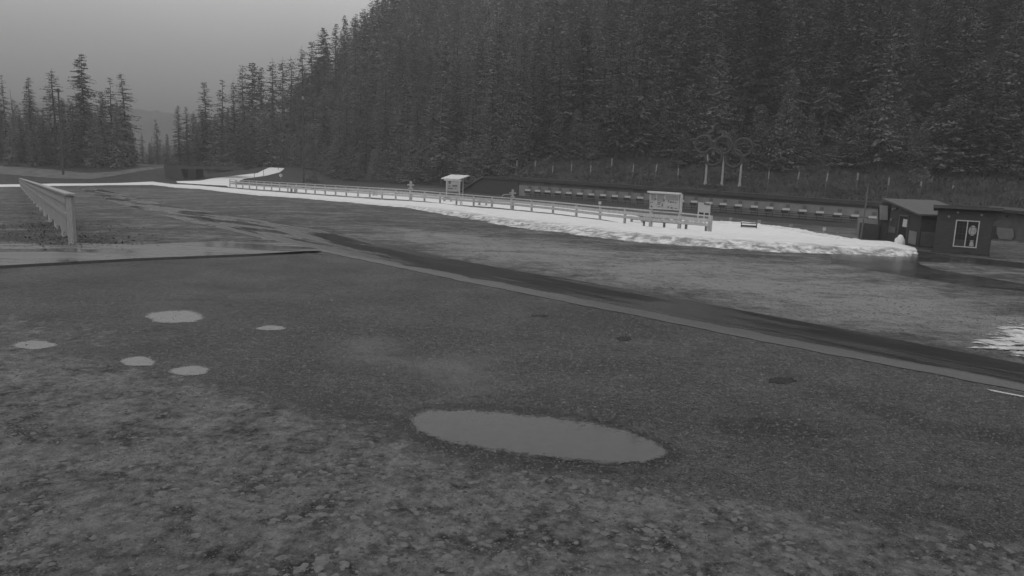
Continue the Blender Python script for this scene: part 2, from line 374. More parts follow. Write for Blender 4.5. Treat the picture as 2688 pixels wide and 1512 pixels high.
LO_ROAD = [(194, 489.5), (293, 529), (497, 584), (616, 609), (696, 629), (900, 672), (1060, 706), (1214, 739), (1459, 788), (1669, 830), (1800, 856), (1984, 893), (2242, 943), (2469, 985), (2688, 1029), (3000, 1092)]
FIELD_FAR = W([(229, 484)]+UP_ROAD[1:]+[(3000, 690), (2688, 660), (2405, 640), (2100, 600), (1400, 520), (700, 470)])
FROST = W([(1030, 600), (1330, 625), (1700, 665), (2150, 700), (2500, 775), (2688, 830), (2900, 880), (2800, 930), (2300, 862), (1800, 775), (1400, 700), (1050, 630)])
WETR = W([(2180, 668), (2400, 655), (2470, 668), (2700, 690), (3000, 720), (3000, 840), (2688, 765), (2500, 745), (2350, 720), (2180, 690)])
PALE = W([(1080, 935), (1180, 925), (1300, 945), (1330, 985), (1300, 1040), (1200, 1035), (1080, 985), (900, 950), (860, 900), (1000, 880)])
LENS = W([(2405, 688), (2520, 690), (2700, 706), (2900, 735), (2900, 790), (2688, 745), (2560, 724), (2450, 705)])
DAMP = [W(p) for p in ([(2190, 1045), (2330, 1060), (2420, 1095), (2600, 1125), (2800, 1120), (2800, 1190), (2560, 1160), (2420, 1130), (2300, 1090)],
                       [(2080, 1130), (2200, 1130), (2200, 1155), (2090, 1150)], [(750, 1010), (960, 1040), (1060, 1110), (900, 1100), (760, 1060)],
                       [(380, 790), (560, 790), (620, 815), (500, 860), (330, 850)], [(2450, 1270), (2640, 1275), (2640, 1290), (2450, 1285)], [(1040, 1120), (1070, 1070), (1250, 1055), (1500, 1080), (1720, 1140), (1820, 1200), (1700, 1245), (1450, 1240), (1200, 1200), (1080, 1160)], [(1850, 1090), (2100, 1100), (2150, 1140), (1900, 1140)],
                       [(600, 770), (1000, 775), (1000, 790), (600, 785)], [(1350, 790), (1600, 800), (1800, 900), (1500, 880)])]
SNOWPATCH = W([(2560, 850), (2640, 845), (2720, 860), (2900, 900), (2900, 985), (2688, 925), (2600, 905)])
def soft(X, Y, P, wd):
    d = polydist(X, Y, P, True); return ss(-wd, wd, np.where(inpoly(X, Y, P), d, -d))
def make_ground():
    na, nr = 900, 620
    # angles: fine over the view, coarse behind
    front = np.linspace(-R(48), R(48), na-80); back = np.linspace(R(48), 2*math.pi-R(48), 82)[1:-1]
    ang = np.r_[front, back]; rad = np.r_[0.6, np.geomspace(2.0, 420, nr-30), np.geomspace(430, 990, 30)]
    A, Q = np.meshgrid(ang, rad, indexing='ij'); X = np.sin(A)*Q; Y = np.cos(A)*Q
    Z = T(X, Y); n1, n2 = X.shape
    V = np.stack([X, Y, Z], -1).reshape(-1, 3)
    i = np.arange(n1)[:, None]; j = np.arange(n2-1)[None]
    a = (i*n2+j); b = ((i+1) % n1)*n2+j
    Fq = np.stack([a, a+1, b+1, b], -1).reshape(-1, 4)
    ctr = len(V); V = np.r_[V, [[0, 0, 0]]]
    me = npmesh('ground', V, Fq, M['ground'], True)
    Xf, Yf = V[:, 0], V[:, 1]; r = np.hypot(Xf, Yf)
    lay = {}
    lay['turf'] = np.maximum(soft(Xf, Yf, TURF, .9), .55*soft(Xf, Yf, TURF2, 1.5))
    lay['field'] = np.maximum(soft(Xf, Yf, FIELD_NEAR, .4), soft(Xf, Yf, FIELD_FAR, .4))
    lay['field'] = np.where(r > 60, 1, lay['field'])
    lay['frost'] = soft(Xf, Yf, FROST, 4)
    lay['wet'] = soft(Xf, Yf, WETR, .8)*(1-soft(Xf, Yf, LENS, .4))
    lay['paleearth'] = soft(Xf, Yf, PALE, 2.0)*.9
    lay['damp'] = np.max([soft(Xf, Yf, p, .35) for p in DAMP], 0)
    lay['hill'] = np.clip(ss(150, 180, r)*1.0+ss(-2, 2, footdist(Xf, Yf)), 0, 1)
    s = (Xf-WA[0])*WN[0]+(Yf-WA[1])*WN[1]; t = (Xf-WA[0])*WD[0]+(Yf-WA[1])*WD[1]
    lay['hill'] = np.maximum(lay['hill'], ss(-25, -18, s)*ss(-20, -12, t)*.9)
    for k, v in lay.items():
        at = me.attributes.new(k, 'FLOAT', 'POINT'); at.data.foreach_set('value', v.astype(np.float32))
    return link('ground', me, kind='structure')
make_ground()

def strip(name, lo, hi, mt, n, mcross, zfun, kind='structure', attr=None, ragged=0., **kw):
    """sheet between two ground polylines; zfun(u along 0..1, v across 0..1, X, Y) -> height above terrain"""
    A = resample([tuple(hit(*p)) for p in lo], n); B = resample([tuple(hit(*p)) for p in hi], n)
    v = np.linspace(0, 1, mcross)[None, :, None]; P = A[:, None]*(1-v)+B[:, None]*v
    X = P[..., 0]; Y = P[..., 1]
    if ragged:
        dr = (A-B)[:, None, :2]; dr = dr/(np.linalg.norm(dr, axis=-1, keepdims=True)+1e-9)
        am = ragged*(fbm(X*.9, Y*.9)+fbm(X*5, Y*5))*(1-v[..., 0])**4; X = X+dr[..., 0]*am; Y = Y+dr[..., 1]*am
    u = np.linspace(0, 1, n)[:, None]*np.ones_like(X)
    Z = T(X, Y)+zfun(u, v[..., 0]*np.ones_like(X), X, Y)
    V = np.stack([X, Y, Z], -1).reshape(-1, 3); i = np.arange(n-1)[:, None]; j = np.arange(mcross-1)[None]; a = i*mcross+j
    Fq = np.stack([a, a+mcross, a+mcross+1, a+1], -1).reshape(-1, 4)
    me = npmesh(name, V, Fq, mt, True)
    for k, fn in (attr or {}).items():
        at = me.attributes.new(k, 'FLOAT', 'POINT'); at.data.foreach_set('value', fn(u, v[..., 0]*np.ones_like(X), X, Y).ravel().astype(np.float32))
    return link(name, me, kind=kind, **kw)

# road and left path
strip('road', LO_ROAD, UP_ROAD, M['road'], 500, 20, lambda u, v, X, Y: .014+.0*v, ragged=.10,
      attr={'shoulder': lambda u, v, X, Y: (ss(.50, .0, v)*.95+ss(.9, 1, v)*.3)*(.45+.55*ss(-12, 2, X)), 'patchy': lambda u, v, X, Y: ss(2, -12, X+3*v)})
strip('path', [(-500, 727), (-100, 708), (0, 704), (349, 684.6), (664, 672), (760, 667), (840, 663)], [(-500, 650), (-100, 645), (0, 642), (349, 648), (664, 634), (700, 632), (842, 660)], M['path'], 300, 12,
      lambda u, v, X, Y: .10+0*v, attr={'shoulder': lambda u, v, X, Y: 0*v, 'patchy': lambda u, v, X, Y: 1+0*v})
# kerb face below the path
A = resample([tuple(hit(*p)) for p in [(-500, 727), (-100, 708), (0, 704), (349, 684.6), (664, 672), (793, 664), (900, 673)]], 120)
mb = MB(); wob = lambda i: .02*math.sin(i*.7)+.015*math.sin(i*1.9)
for i in range(119):
    a, b = A[i], A[i+1]; ha = .105*(1 if i < 96 else max(.0, (119-i)/23)); hb = .105*(1 if i+1 < 96 else max(.0, (118-i)/23))
    ya, yb = wob(i), wob(i+1)
    mb.add([(a[0], a[1]-.20+ya, a[2]-.05), (b[0], b[1]-.20+yb, b[2]-.05), (b[0], b[1]-.03, b[2]+hb-.012), (a[0], a[1]-.03, a[2]+ha-.012),
            (a[0], a[1]+.12, a[2]+ha-.02), (b[0], b[1]+.12, b[2]+hb-.02)], [(0, 1, 2, 3), (3, 2, 5, 4)])
mb.obj('kerb', M['black'], kind='structure')

# ------------------------------------------------------------------ snow
TRACK_LO = [(-120, 496), (0, 491.5), (52, 491), (200, 488), (300, 486.5), (400, 486), (462, 494), (527, 497.5), (602, 507), (684, 515.5), (790, 521.5), (870, 529), (976, 539), (1075, 548), (1150, 562), (1228, 575.5), (1290, 587), (1347, 600), (1473, 614.5), (1573, 628), (1700, 640), (1823, 648), (1900, 655), (2000, 662), (2100, 667), (2234, 670), (2299, 673), (2379, 675), (2409, 667)]
TRACK_HI = [(-120, 485), (0, 484.5), (52, 484), (200, 481.5), (300, 480.5), (400, 476), (450, 483), (520, 487), (602, 494), (661, 499.5), (779, 509), (853, 514.5), (939, 521), (1038, 528), (1114, 534), (1198, 544), (1243, 549), (1298, 552), (1449, 568), (1577, 585), (1700, 603.5), (1787, 610), (1866, 618.5), (2010, 629), (2080, 632), (2180, 638), (2290, 643), (2350, 645), (2400, 655)]
def align(lo, hi):      # same param: both lists are matched index by index, so resample jointly
    L = [hit(*p) for p in lo]; H = [hit(*p) for p in hi]
    return L, H
def strip2(name, lo, hi, n, mc, zfun, mt=None, ragged=0., attr=None, label=None):
    L, H = align(lo, hi); mid = [(a+b)/2 for a, b in zip(L, H)]
    # parameter by image distance so near parts get more rows
    s = np.r_[0, np.cumsum([math.dist(a, b) for a, b in zip(lo[:-1], lo[1:])])]; u = np.linspace(0, s[-1], n)
    # smooth interpolation in inverse distance = linear in the picture
    def ip(P, px):
        pxs = np.interp(u, s, [q[0] for q in px]); pys = np.interp(u, s, [q[1] for q in px])
        return np.array([tuple(hit(a, b)) for a, b in zip(pxs, pys)])
    A = ip(L, lo); B = ip(H, hi)
    v = (np.linspace(0, 1, mc)**1.5)[None, :, None]; P = A[:, None]*(1-v)+B[:, None]*v; X = P[..., 0]; Y = P[..., 1]
    if ragged:
        dr = (A-B)[:, None, :2]; dr = dr/(np.linalg.norm(dr, axis=-1, keepdims=True)+1e-9); k = (1-v[..., 0])**3
        am = ragged*(fbm(X*1.3, Y*1.3)+.4*fbm(X*5, Y*5))*k; X = X+dr[..., 0]*am; Y = Y+dr[..., 1]*am
    uu = np.interp(u, s, [q[0] for q in lo])[:, None]*np.ones_like(X); vv = v[..., 0]*np.ones_like(X)
    Z = T(X, Y)+zfun(uu, vv, X, Y)
    V = np.stack([X, Y, Z], -1).reshape(-1, 3); i = np.arange(n-1)[:, None]; j = np.arange(mc-1)[None]; a = i*mc+j
    me = npmesh(name, V, np.stack([a, a+mc, a+mc+1, a+1], -1).reshape(-1, 4), mt or M['snow'], True)
    if attr:
        at = me.attributes.new('dirt', 'FLOAT', 'POINT'); at.data.foreach_set('value', attr(uu, vv, X, Y).ravel().astype(np.float32))
    return link(name, me, kind='structure', label=label)
def trackz(u, v, X, Y):
    hh = np.interp(u, [0, 1050, 1200, 2000, 2350, 2409], [.12, .15, .33, .42, .40, .18])
    rim = ss(0, .28, v); e2 = ss(1.0, .9, v)*.9+.1
    clump = np.interp(u, [0, 1000, 1200, 2400], [.02, .04, .14, .22])*fbm(X*1.2, Y*1.2, 5)*ss(.45, .05, v)*ss(0, .06, v)
    return -.06+(hh+.05)*rim*e2+np.maximum(clump, -.2)
strip2('snow_track', TRACK_LO, TRACK_HI, 900, 26, trackz, ragged=.35,
       attr=lambda u, v, X, Y: (.25+.75*ss(1000, 1250, u))*ss(.40, .15, v)*.95+.12, label='groomed snow track with a clumpy melting edge along the wooden railing')
RS_LO = [(600, 491), (661, 496), (779, 505), (853, 511), (939, 517), (1038, 523), (1114, 529), (1198, 538), (1298, 545), (1449, 560), (1577, 576), (1650, 590), (1787, 601.5), (1878, 612.5), (2010, 627), (2100, 634), (2250, 641)]
RS_HI = [(575, 481), (640, 485), (760, 491), (840, 497), (930, 502), (1030, 508), (1100, 513), (1180, 519), (1280, 528), (1426, 540), (1640, 558), (1692, 573), (1790, 578), (1869, 580), (1969, 587), (2067, 602), (2200, 629)]
strip2('range_snow', RS_LO, RS_HI, 500, 30, lambda u, v, X, Y: -.02+.14*ss(0, .1, v)*ss(1, .9, v)+.05*fbm(X/2, Y/2), ragged=.3,
       attr=lambda u, v, X, Y: ss(.7, 1, v)*.6+0*u, label='snow lying across the shooting range floor behind the railing')
# low ridge of snow shovelled in front of the targets
strip2('snow_ridge', [(1890, 590), (1946, 592), (2026, 602), (2067, 609), (2120, 620), (2200, 633), (2260, 640)], [(1890, 585), (1946, 586), (2026, 596), (2067, 601), (2120, 612), (2200, 627), (2260, 636)], 160, 14,
       lambda u, v, X, Y: -.05+(.35+.2*fbm(X, Y))*np.sin(np.pi*np.clip(v, 0, 1))**.7, attr=lambda u, v, X, Y: 0*v+.3, label='shovelled snow ridge before the range')
strip2('snow_trail', [(465, 481), (560, 487), (605, 489), (640, 470.5), (700, 462), (735, 453), (747, 443.5)], [(462, 477.5), (525, 475), (560, 468.5), (620, 461.5), (675, 455.5), (690, 448), (704, 441.5)], 160, 16,
       lambda u, v, X, Y: .10+.12*ss(0, .1, v)*ss(1, .9, v), attr=lambda u, v, X, Y: 0*v, label='snow covered ski trail climbing the knoll left of the railing')
# thin strip of bare grass stays visible below the railing (ground)
# upright snow block at the end of the bank
def lump(name, c, sz, seed, mt, amp=.25, sub=3, parent=None, **kw):
    import bmesh
    bm = bmesh.new(); bmesh.ops.create_icosphere(bm, subdivisions=sub, radius=1)
    rs = np.random.default_rng(seed); o1, o2 = rs.random(2)*50
    for v in bm.verts:
        p = v.co; k = 1+amp*float(fbm(np.array([p.x*1.7+o1+p.z]), np.array([p.y*1.7+o2-p.z]))[0])*1.6
        v.co = Vector((c[0]+p.x*k*sz[0], c[1]+p.y*k*sz[1], c[2]+p.z*k*sz[2]))
    me = bpy.data.meshes.new(name); bm.to_mesh(me); bm.free(); me.materials.append(mt)
    for p in me.polygons: p.use_smooth = True
    return link(name, me, parent, **kw)
bp_ = hit(2360, 650)
lump('snow_block', (bp_.x, bp_.y, bp_.z+.40), (.33, .3, .50), 3, M['snow'], .3, label='upright snow block standing on the end of the snow bank', cat='snow block')
for i, (px, py, s_) in enumerate([(2379, 668, .28), (2395, 664, .2), (2402, 668, .14), (2340, 672, .2)]):
    q = hit(px, py); lump('snow_lump', (q.x, q.y, q.z+.05), (s_, s_, s_*.6), 10+i, M['snow'], .35, label='small broken snow lump at the tip of the snow bank', cat='snow lump', group='snow lumps at the bank tip')
# melting patch at the right edge of the field
def blob(name, P, mt, h=.0, n=90, jit=.06, seed=1, z0=.02, label=None, rings=10, kind='structure', dirt=None, level=False):
    """irregular patch inside a pixel ellipse (cx, cy, rx, ry); rings of vertices, domed by h"""
    cx, cy, rx, ry = P; V = []; rs = np.random.default_rng(seed); ph = rs.random(8)*6.28; am = rs.random(8)
    c = hit(cx, cy)
    for k in range(rings+1):
        f = k/rings
        for i in range(n):
            a = 2*math.pi*i/n; rr = 1+jit*sum(am[q]*math.sin((q+2)*a+ph[q])/(1+.35*q) for q in range(8))+jit*.35*(rs.random()-.5)*(k == rings)
            g = hit(cx+rx*f*rr*math.cos(a), cy-ry*f*rr*math.sin(a))
            zz = (c.z if level else g.z)+z0+h*(1-f**2)+(h*.5*float(fbm(np.array([g.x*3]), np.array([g.y*3]))[0]) if h else 0)
            V.append((g.x, g.y, zz))
    Fq = [(k*n+i, (k+1)*n+i, (k+1)*n+(i+1) % n, k*n+(i+1) % n) for k in range(rings) for i in range(n)]
    me = npmesh(name, V, Fq, mt, True)
    at = me.attributes.new('rim', 'FLOAT', 'POINT'); at.data.foreach_set('value', np.repeat(np.linspace(0, 1, rings+1), n).astype(np.float32))
    if dirt is not None:
        at = me.attributes.new('dirt', 'FLOAT', 'POINT'); at.data.foreach_set('value', np.full(len(me.vertices), dirt, np.float32))
    return link(name, me, kind=kind, label=label)
blob('snow_patch', (2720, 893, 170, 50), M['meltsnow'], h=.03, jit=.15, seed=30, dirt=.5, label='melting snow patch breaking up on the grass beside the wet road', rings=24, n=160)
# ------------------------------------------------------------------ puddles
for i, (P, mt, lb) in enumerate([
    ((459, 832, 92, 19), 'muddy', 'pale oval puddle, largest of the puddles at left'), ((90, 906, 66, 13), 'muddy', 'long puddle nearest the left edge'),
    ((363, 949.5, 54, 14.5), 'muddy', 'small round puddle left of its neighbour'), ((499, 974, 60, 15), 'muddy', 'small round puddle nearest the turf'),
    ((712, 861.5, 42, 8), 'muddy', 'tiny sliver shaped puddle'),
    ((1417, 829, 26, 3.6), 'darkwater', 'tiny dark puddle in the gravel'), ((1638, 889, 24, 7), 'darkwater', 'small dark puddle below the road'),
    ((2052, 999, 42, 10), 'darkwater', 'dark shallow wet hollow in the gravel')]):
    blob('puddle', P, M[mt], jit=.08, seed=50+i, z0=.007, level=True, rings=6, n=72, label=lb)
# the large puddle: its own outline
OUT = [(1086, 1110), (1092, 1090), (1120, 1081), (1180, 1076), (1260, 1075), (1330, 1080), (1420, 1088), (1510, 1096), (1600, 1114), (1680, 1138), (1735, 1163), (1762, 1185), (1748, 1205), (1690, 1218), (1610, 1221), (1500, 1213), (1400, 1203), (1300, 1190), (1200, 1170), (1130, 1148), (1098, 1130)]
def outline_patch(name, pts, mt, z0, n=260, jit=.9, seed=4, label=None):
    P = np.array(pts+[pts[0]], float); P = resample(P, n+1)[:-1]; rs = np.random.default_rng(seed)
    for _ in range(3): P = (np.roll(P, 1, 0)+P*2+np.roll(P, -1, 0))/4
    P = P.mean(0)+(P-P.mean(0))*1.08; P = P+rs.normal(0, jit, P.shape)+np.stack([0*P[:, 0], 1.6*np.sin(np.arange(n)*.35)], 1)*jit
    c = P.mean(0); V = []; rr = [0, .35, .6, .8, .9, 1.0]; c = c+0.
    zc = hit(*c).z; sA, sB = np.array([1170., 1112.]), np.array([1655., 1180.])
    for f in rr:
        for q in P:
            tq = min(1, max(0, ((q-sA)@(sB-sA))/((sB-sA)@(sB-sA)))); mq = sA+(sB-sA)*tq; g = hit(*(mq+(q-mq)*f)); V.append((g.x, g.y, zc+z0))
    Fq = [(k*n+i, (k+1)*n+i, (k+1)*n+(i+1) % n, k*n+(i+1) % n) for k in range(len(rr)-1) for i in range(n)]
    me = npmesh(name, V, Fq, mt, False); at = me.attributes.new('rim', 'FLOAT', 'POINT'); at.data.foreach_set('value', (np.repeat(np.array(rr), n)+.22*ss(1560, 1770, np.tile(P[:, 0], len(rr)))*np.repeat(np.array(rr), n)**2).astype(np.float32))
    return link(name, me, kind='structure', label=label)
outline_patch('puddle', OUT, M['water'], .007, label='large shallow puddle in the middle of the gravel lot')
# white line at the right edge
a, b = hit(2596, 1024), hit(2720, 1048)
mb = MB(); n = 40; pv = []
for i in range(n+1):
    q = a.lerp(b, i/n); pv += [(q.x+.02*math.sin(i*1.7), q.y-.08+.012*math.sin(i*2.9), q.z+.008), (q.x, q.y+.08+.012*math.sin(i*2.1+1), q.z+.008)]
mb.add(pv, [(2*i, 2*i+2, 2*i+3, 2*i+1) for i in range(n)]); mb.obj('road_marking', M['line'], kind='structure', label='worn white painted line at the right edge')

# ------------------------------------------------------------------ wooden railing
POSTS = [603.5, 620.6, 637.6, 655, 674, 693.5, 713, 734, 755.6, 779, 803, 827, 853.5, 881, 909, 939.5, 970.5, 1003, 1038.6, 1077.7, 1114, 1154.7, 1198, 1243, 1291, 1344, 1395, 1451, 1512, 1574, 1639, 1707, 1782, 1862]
BX = [603, 693, 803, 909, 1038, 1114, 1243, 1344, 1451, 1574, 1639, 1707, 1782, 1862]; BY = [492.5, 501, 510, 518, 528, 533.5, 544, 552.8, 565.4, 583.5, 592, 601, 608, 615.5]
TX = [603, 693, 803, 909, 1038, 1114, 1243, 1344, 1451, 1574, 1639, 1707, 1782, 1862]; TY = [470.5, 476, 482, 488, 495.5, 501, 512, 520, 529, 541, 546, 552, 558, 566]
rail_root = None; pb = []; pt = []
for x in POSTS:
    b_ = hit(x, float(np.interp(x, BX, BY))); h_ = topz(b_, float(np.interp(x, TX, TY))); pb.append(b_); pt.append(b_+Vector((0, 0, h_)))
rail_root = empty('railing', pb[0], 'long pale three rail wooden railing running between the snow track and range', 'railing')
rl = Vector(pb[0])
for i, x in enumerate(POSTS):
    thick = .17 if i not in (19, 25) else .30
    if i >= 31: thick = .22
    mb = MB(); mb.box(pb[i]+Vector((0, 0, (pt[i].z-pb[i].z)/2-.1))-rl, (thick, thick, pt[i].z-pb[i].z+.2), rz=.6)
    mb.obj('post', M['wood'], rail_root)
def railline(f, wd, ht, off=0.):
    mb = MB()
    for i in range(len(POSTS)-1):
        a_, b_ = [pb[k].lerp(pt[k], f)+Vector((off*.3, off, 0))-rl for k in (i, i+1)]
        mb.beam(a_, b_, wd, ht)
    return mb
railline(.97, .22, .10, -.02).obj('top_rail', M['wood'], rail_root)
railline(.735, .06, .27, -.11).obj('middle_rail', M['wood'], rail_root)
railline(.50, .06, .24, -.11).obj('lower_rail', M['wood'], rail_root)
# short return at the far end
mb = MB(); e = hit(619, 488); 
for f in (.95, .5): mb.beam(pb[0].lerp(pt[0], f)-rl, e+Vector((0, 0, 1.5*f))-rl, .08, .16)
mb.obj('return_rail', M['wood'], rail_root); mb = MB(); mb.box(e+Vector((0, 0, .7))-rl, (.17, .17, 1.5)); mb.obj('post', M['wood'], rail_root)
# cross shaped finials on the two thick posts
for i, (k, arm) in enumerate(((19, False), (25, True))):
    t_ = pt[k]; fr = empty('cross_finial', t_, ('pale cross shaped block standing on the thick railing post left of the kiosk', 'pale cross shaped block with side arm on the thick railing post before the dark bank')[i], 'post finial', 'cross shaped blocks on the railing')
    sc_ = math.hypot(t_.x, t_.y)/F
    MB().box((0, 0, 11*sc_), (6*sc_, 6*sc_, 22*sc_)).obj('upright', M['palewood'], fr)
    MB().box((0, 0, 13*sc_), (17*sc_, 4*sc_, 4*sc_)).obj('crossbar', M['palewood'], fr)
    MB().box((0, 0, 3*sc_), (12*sc_, 8*sc_, 3.4*sc_)).obj('base_block', M['palewood'], fr)
    if arm: MB().tube((-3*sc_, 0, 9*sc_), (-24*sc_, 0, 8*sc_), 1.2*sc_).tube((-24*sc_, 0, 8*sc_), (-27*sc_, 0, 3*sc_), 1.2*sc_).obj('side_arm', M['palewood'], fr)
# benches behind the railing
def bench(px, py, wpx, lab, mt='wood', hpx=15, back=False):
    b_ = hit(px, py); s_ = math.hypot(b_.x, b_.y)/F*.98; o = empty('bench', b_, lab, 'bench', 'plank benches behind the railing', rz=-.55)
    W_ = wpx*s_; H_ = hpx*s_
    MB().box((0, 0, H_), (W_, .5, .08)).obj('seat', M[mt], o)
    MB().box((0, .2, H_*.75), (W_*.96, .05, .16)).obj('apron', M[mt], o)
    for sx_ in (-1, 1): MB().box((sx_*W_*.42, 0, H_/2-.03), (.09, .4, H_-.02)).obj('leg', M[mt], o)
for px, py, wp, lab in [(1267, 541, 26, 'low plank bench behind the railing right of the kiosk'), (1672, 587, 38, 'pale plank bench just left of the notice board'),
                        (985, 515, 12, 'small plank bench left of the first cross finial'), (1175, 531, 26, 'low plank bench in front of the kiosk'), (770, 506, 16, 'small plank bench near the far railing end')]:
    bench(px, py, wp, lab)
b_ = hit(1965, 601); s_ = b_.y/F; o = empty('dark_bench', b_, 'dark frame bench standing on the snow of the range floor', 'bench', rz=-.3)
for sx_ in (-1, 1):
    MB().box((sx_*19*s_, 0, 7.5*s_), (2.2*s_, .5, 15*s_)).obj('leg', M['darkwood'], o)
MB().box((0, 0, 7.5*s_), (38*s_, .12, 4.5*s_)).obj('stretcher', M['darkwood'], o); MB().box((0, 0, 15*s_), (42*s_, .5, 1.6*s_)).obj('seat', M['darkwood'], o)

# notice board on the railing
def span(pxl, pyl, pxr, pyr, Y1, Y2): return onY(pxl, pyl, Y1), onY(pxr, pyr, Y2)
Yl, Yr = pb[31].y, pb[32].y
nbd = empty('notice_board', pb[31], 'large framed notice board with posters on two posts above the railing', 'notice board')
o0 = Vector(pb[31])
TL, TR = onY(1707, 505, Yl), onY(1785, 510, Yr); BL, BR = onY(1707, 546, Yl), onY(1785, 551, Yr)
for bb, tt in ((pb[31], TL), (pb[32], TR)):
    MB().beam(Vector((bb.x, bb.y, bb.z-.05))-o0, Vector((bb.x, bb.y, tt.z))-o0, .2, .2).obj('post', M['wood'], nbd)
dv = (TR-TL); dv.z = 0; dv.normalize(); nv = Vector((dv.y, -dv.x, 0))
fo = nv*.14
def panel(root, org, tl, tr, br, bl, th, mt, name, off, parent=None):
    pts = [p+off-org for p in (tl, tr, br, bl)]; return MB().prism(pts, -nv*th).obj(name, mt, root)
panel(nbd, o0, TL, TR, BR, BL, .08, M['sign'], 'panel', fo)
MB().beam(TL+fo-o0-dv*.12+Vector((0, 0, .05)), TR+fo-o0+dv*.12+Vector((0, 0, .05)), .34, .14).obj('cap', M['white'], nbd)
MB().beam(BL+fo-o0, BR+fo-o0, .16, .09).obj('sill', M['wood'], nbd)
def uv(u, v, k=.03): return TL.lerp(TR, u).lerp(BL.lerp(BR, u), v)+fo+nv*k-o0
def quad(mb, u0_, v0_, u1_, v1_, k=.03): mb.prism([uv(u0_, v0_, k), uv(u1_, v0_, k), uv(u1_, v1_, k), uv(u0_, v1_, k)], -nv*.01)
for nm, mt, qs in (('poster', M['print2'], [(.05, .10, .22, .5), (.26, .08, .5, .55), (.55, .14, .97, .42)]), ):
    for q in qs: mb = MB(); quad(mb, *q, k=.012); mb.obj(nm, mt, nbd)
for q in [(.18, .36, .24, .42), (.27, .60, .40, .64), (.28, .70, .36, .74), (.29, .85, .38, .88), (.48, .38, .52, .5), (.63, .42, .66, .55), (.70, .48, .75, .58), (.78, .49, .82, .57), (.86, .5, .9, .56), (.05, .84, .1, .93), (.62, .82, .66, .9), (.73, .86, .78, .95), (.03, .62, .12, .66), (.87, .9, .93, .94)]: mb = MB(); quad(mb, *q, k=.03); mb.obj('printed_mark', M['ink'], nbd)
mb = MB(); mb.prism([uv(.44, .62), uv(.47, .84), uv(.41, .84)], -nv*.01); mb.obj('printed_mark', M['ink'], nbd)
# smaller board behind the end post
b_ = hit(1850, 590); o = empty('small_board', b_, 'smaller grey board on twin posts behind the railing end post', 'notice board'); s_ = b_.y/F
TL2, TR2, BL2, BR2 = onY(1835, 531, b_.y), onY(1866, 534, b_.y-.4), onY(1835, 557, b_.y), onY(1865, 560, b_.y-.4)
for tt in (TL2, TR2.lerp(TL2, .06)):
    MB().beam(Vector((tt.x, tt.y, b_.z-.1))-b_, tt-b_, .1, .1).obj('post', M['wood'], o)
panel(o, b_, TL2, TR2, BR2, BL2, .05, M['sign'], 'panel', nv*.09)
MB().prism([p+nv*.11-b_ for p in (TL2.lerp(TR2, .45).lerp(BL2.lerp(BR2, .45), .02), TL2.lerp(TR2, .95).lerp(BL2.lerp(BR2, .95), .02), TL2.lerp(TR2, .95).lerp(BL2.lerp(BR2, .95), .22), TL2.lerp(TR2, .45).lerp(BL2.lerp(BR2, .45), .2))], -nv*.01).obj('poster', M['ink'], o)
MB().prism([p+nv*.05-b_ for p in (BL2.lerp(BR2, .04), BL2.lerp(BR2, .96), BL2.lerp(BR2, .96)-Vector((0, 0, 6*s_)), BL2.lerp(BR2, .04)-Vector((0, 0, 6*s_)))], -nv*.03).obj('black_strip', M['black'], o)  # plain black strip along the lower edge of the panel
MB().beam(BL2.lerp(BR2, .5)-b_+nv*.1, BL2.lerp(BR2, .5)-b_+nv*.1-Vector((0, 0, 20*s_)), .08, .08).obj('middle_post', M['wood'], o)
# white lane boards stored behind the railing
for i, (x0, x1, y0, y1) in enumerate([(1690, 1703, 564.5, 570), (1716, 1739, 567, 570), (1745, 1760, 569.5, 575.5), (1767, 1779, 572, 575), (1797, 1811, 574.5, 580.5), (1813.5, 1819, 577, 580.5), (1822, 1833, 577.5, 581), (1835, 1845, 578.5, 582), (1848, 1854, 580.5, 583.5)]):
    Yb = float(np.interp((x0+x1)/2, POSTS, [q.y for q in pb]))+1.5
    a_, b2 = onY(x0, y0, Yb), onY(x1, y0+.04*(x1-x0), Yb); hh = (y1-y0)/F*Yb
    g_ = onY((x0+x1)/2, 578.5+.07*(x0-1700), Yb).z; hh = max(hh, min(a_.z, b2.z)-g_); o = empty('lane_board', (a_.x, a_.y, g_), ['white board left of the notice board, topmost of its bench', 'long thin white board low between notice board posts, left', 'white square board seen between the notice board posts', 'short white board by the right notice board post', 'largest white board right of the notice board', 'smallest white square right of the notice board', 'fourth white board from the railing end', 'third white board from the railing end', 'white board beside the railing end post'][i], 'board', 'white boards behind the railing')
    oo = Vector(o.location)
    MB().prism([a_-oo, b2-oo, b2-oo-Vector((0, 0, hh)), a_-oo-Vector((0, 0, hh))], (0, .04, 0)).obj('panel', M['white'], o)
    MB().box(((b2.x-a_.x)/2, (b2.y-a_.y)/2+.12, .02), (.25, .3, .04)).obj('foot', M['white'], o)
Y0_, Y1_ = [float(np.interp(x, POSTS, [q.y for q in pb]))+1.5 for x in (1686, 1860)]
p0_, p1_ = onY(1686, 578.5-1, Y0_), onY(1860, 578.5+.07*160, Y1_); o = empty('long_bench', (p0_.x, p0_.y, tz(p0_.x, p0_.y)), 'long low bench behind the last railing bays carrying white boards', 'bench'); oo = Vector(o.location)
MB().beam(p0_-oo-Vector((0, 0, .06)), p1_-oo-Vector((0, 0, .06)), .5, .1).obj('seat', M['wood'], o)
for f in (.03, .35, .68, .97): q = p0_.lerp(p1_, f); MB().box((q.x-oo.x, q.y-oo.y, (q.z-.1+tz(q.x, q.y))/2-oo.z), (.12, .4, q.z-.1-tz(q.x, q.y))).obj('leg', M['wood'], o)

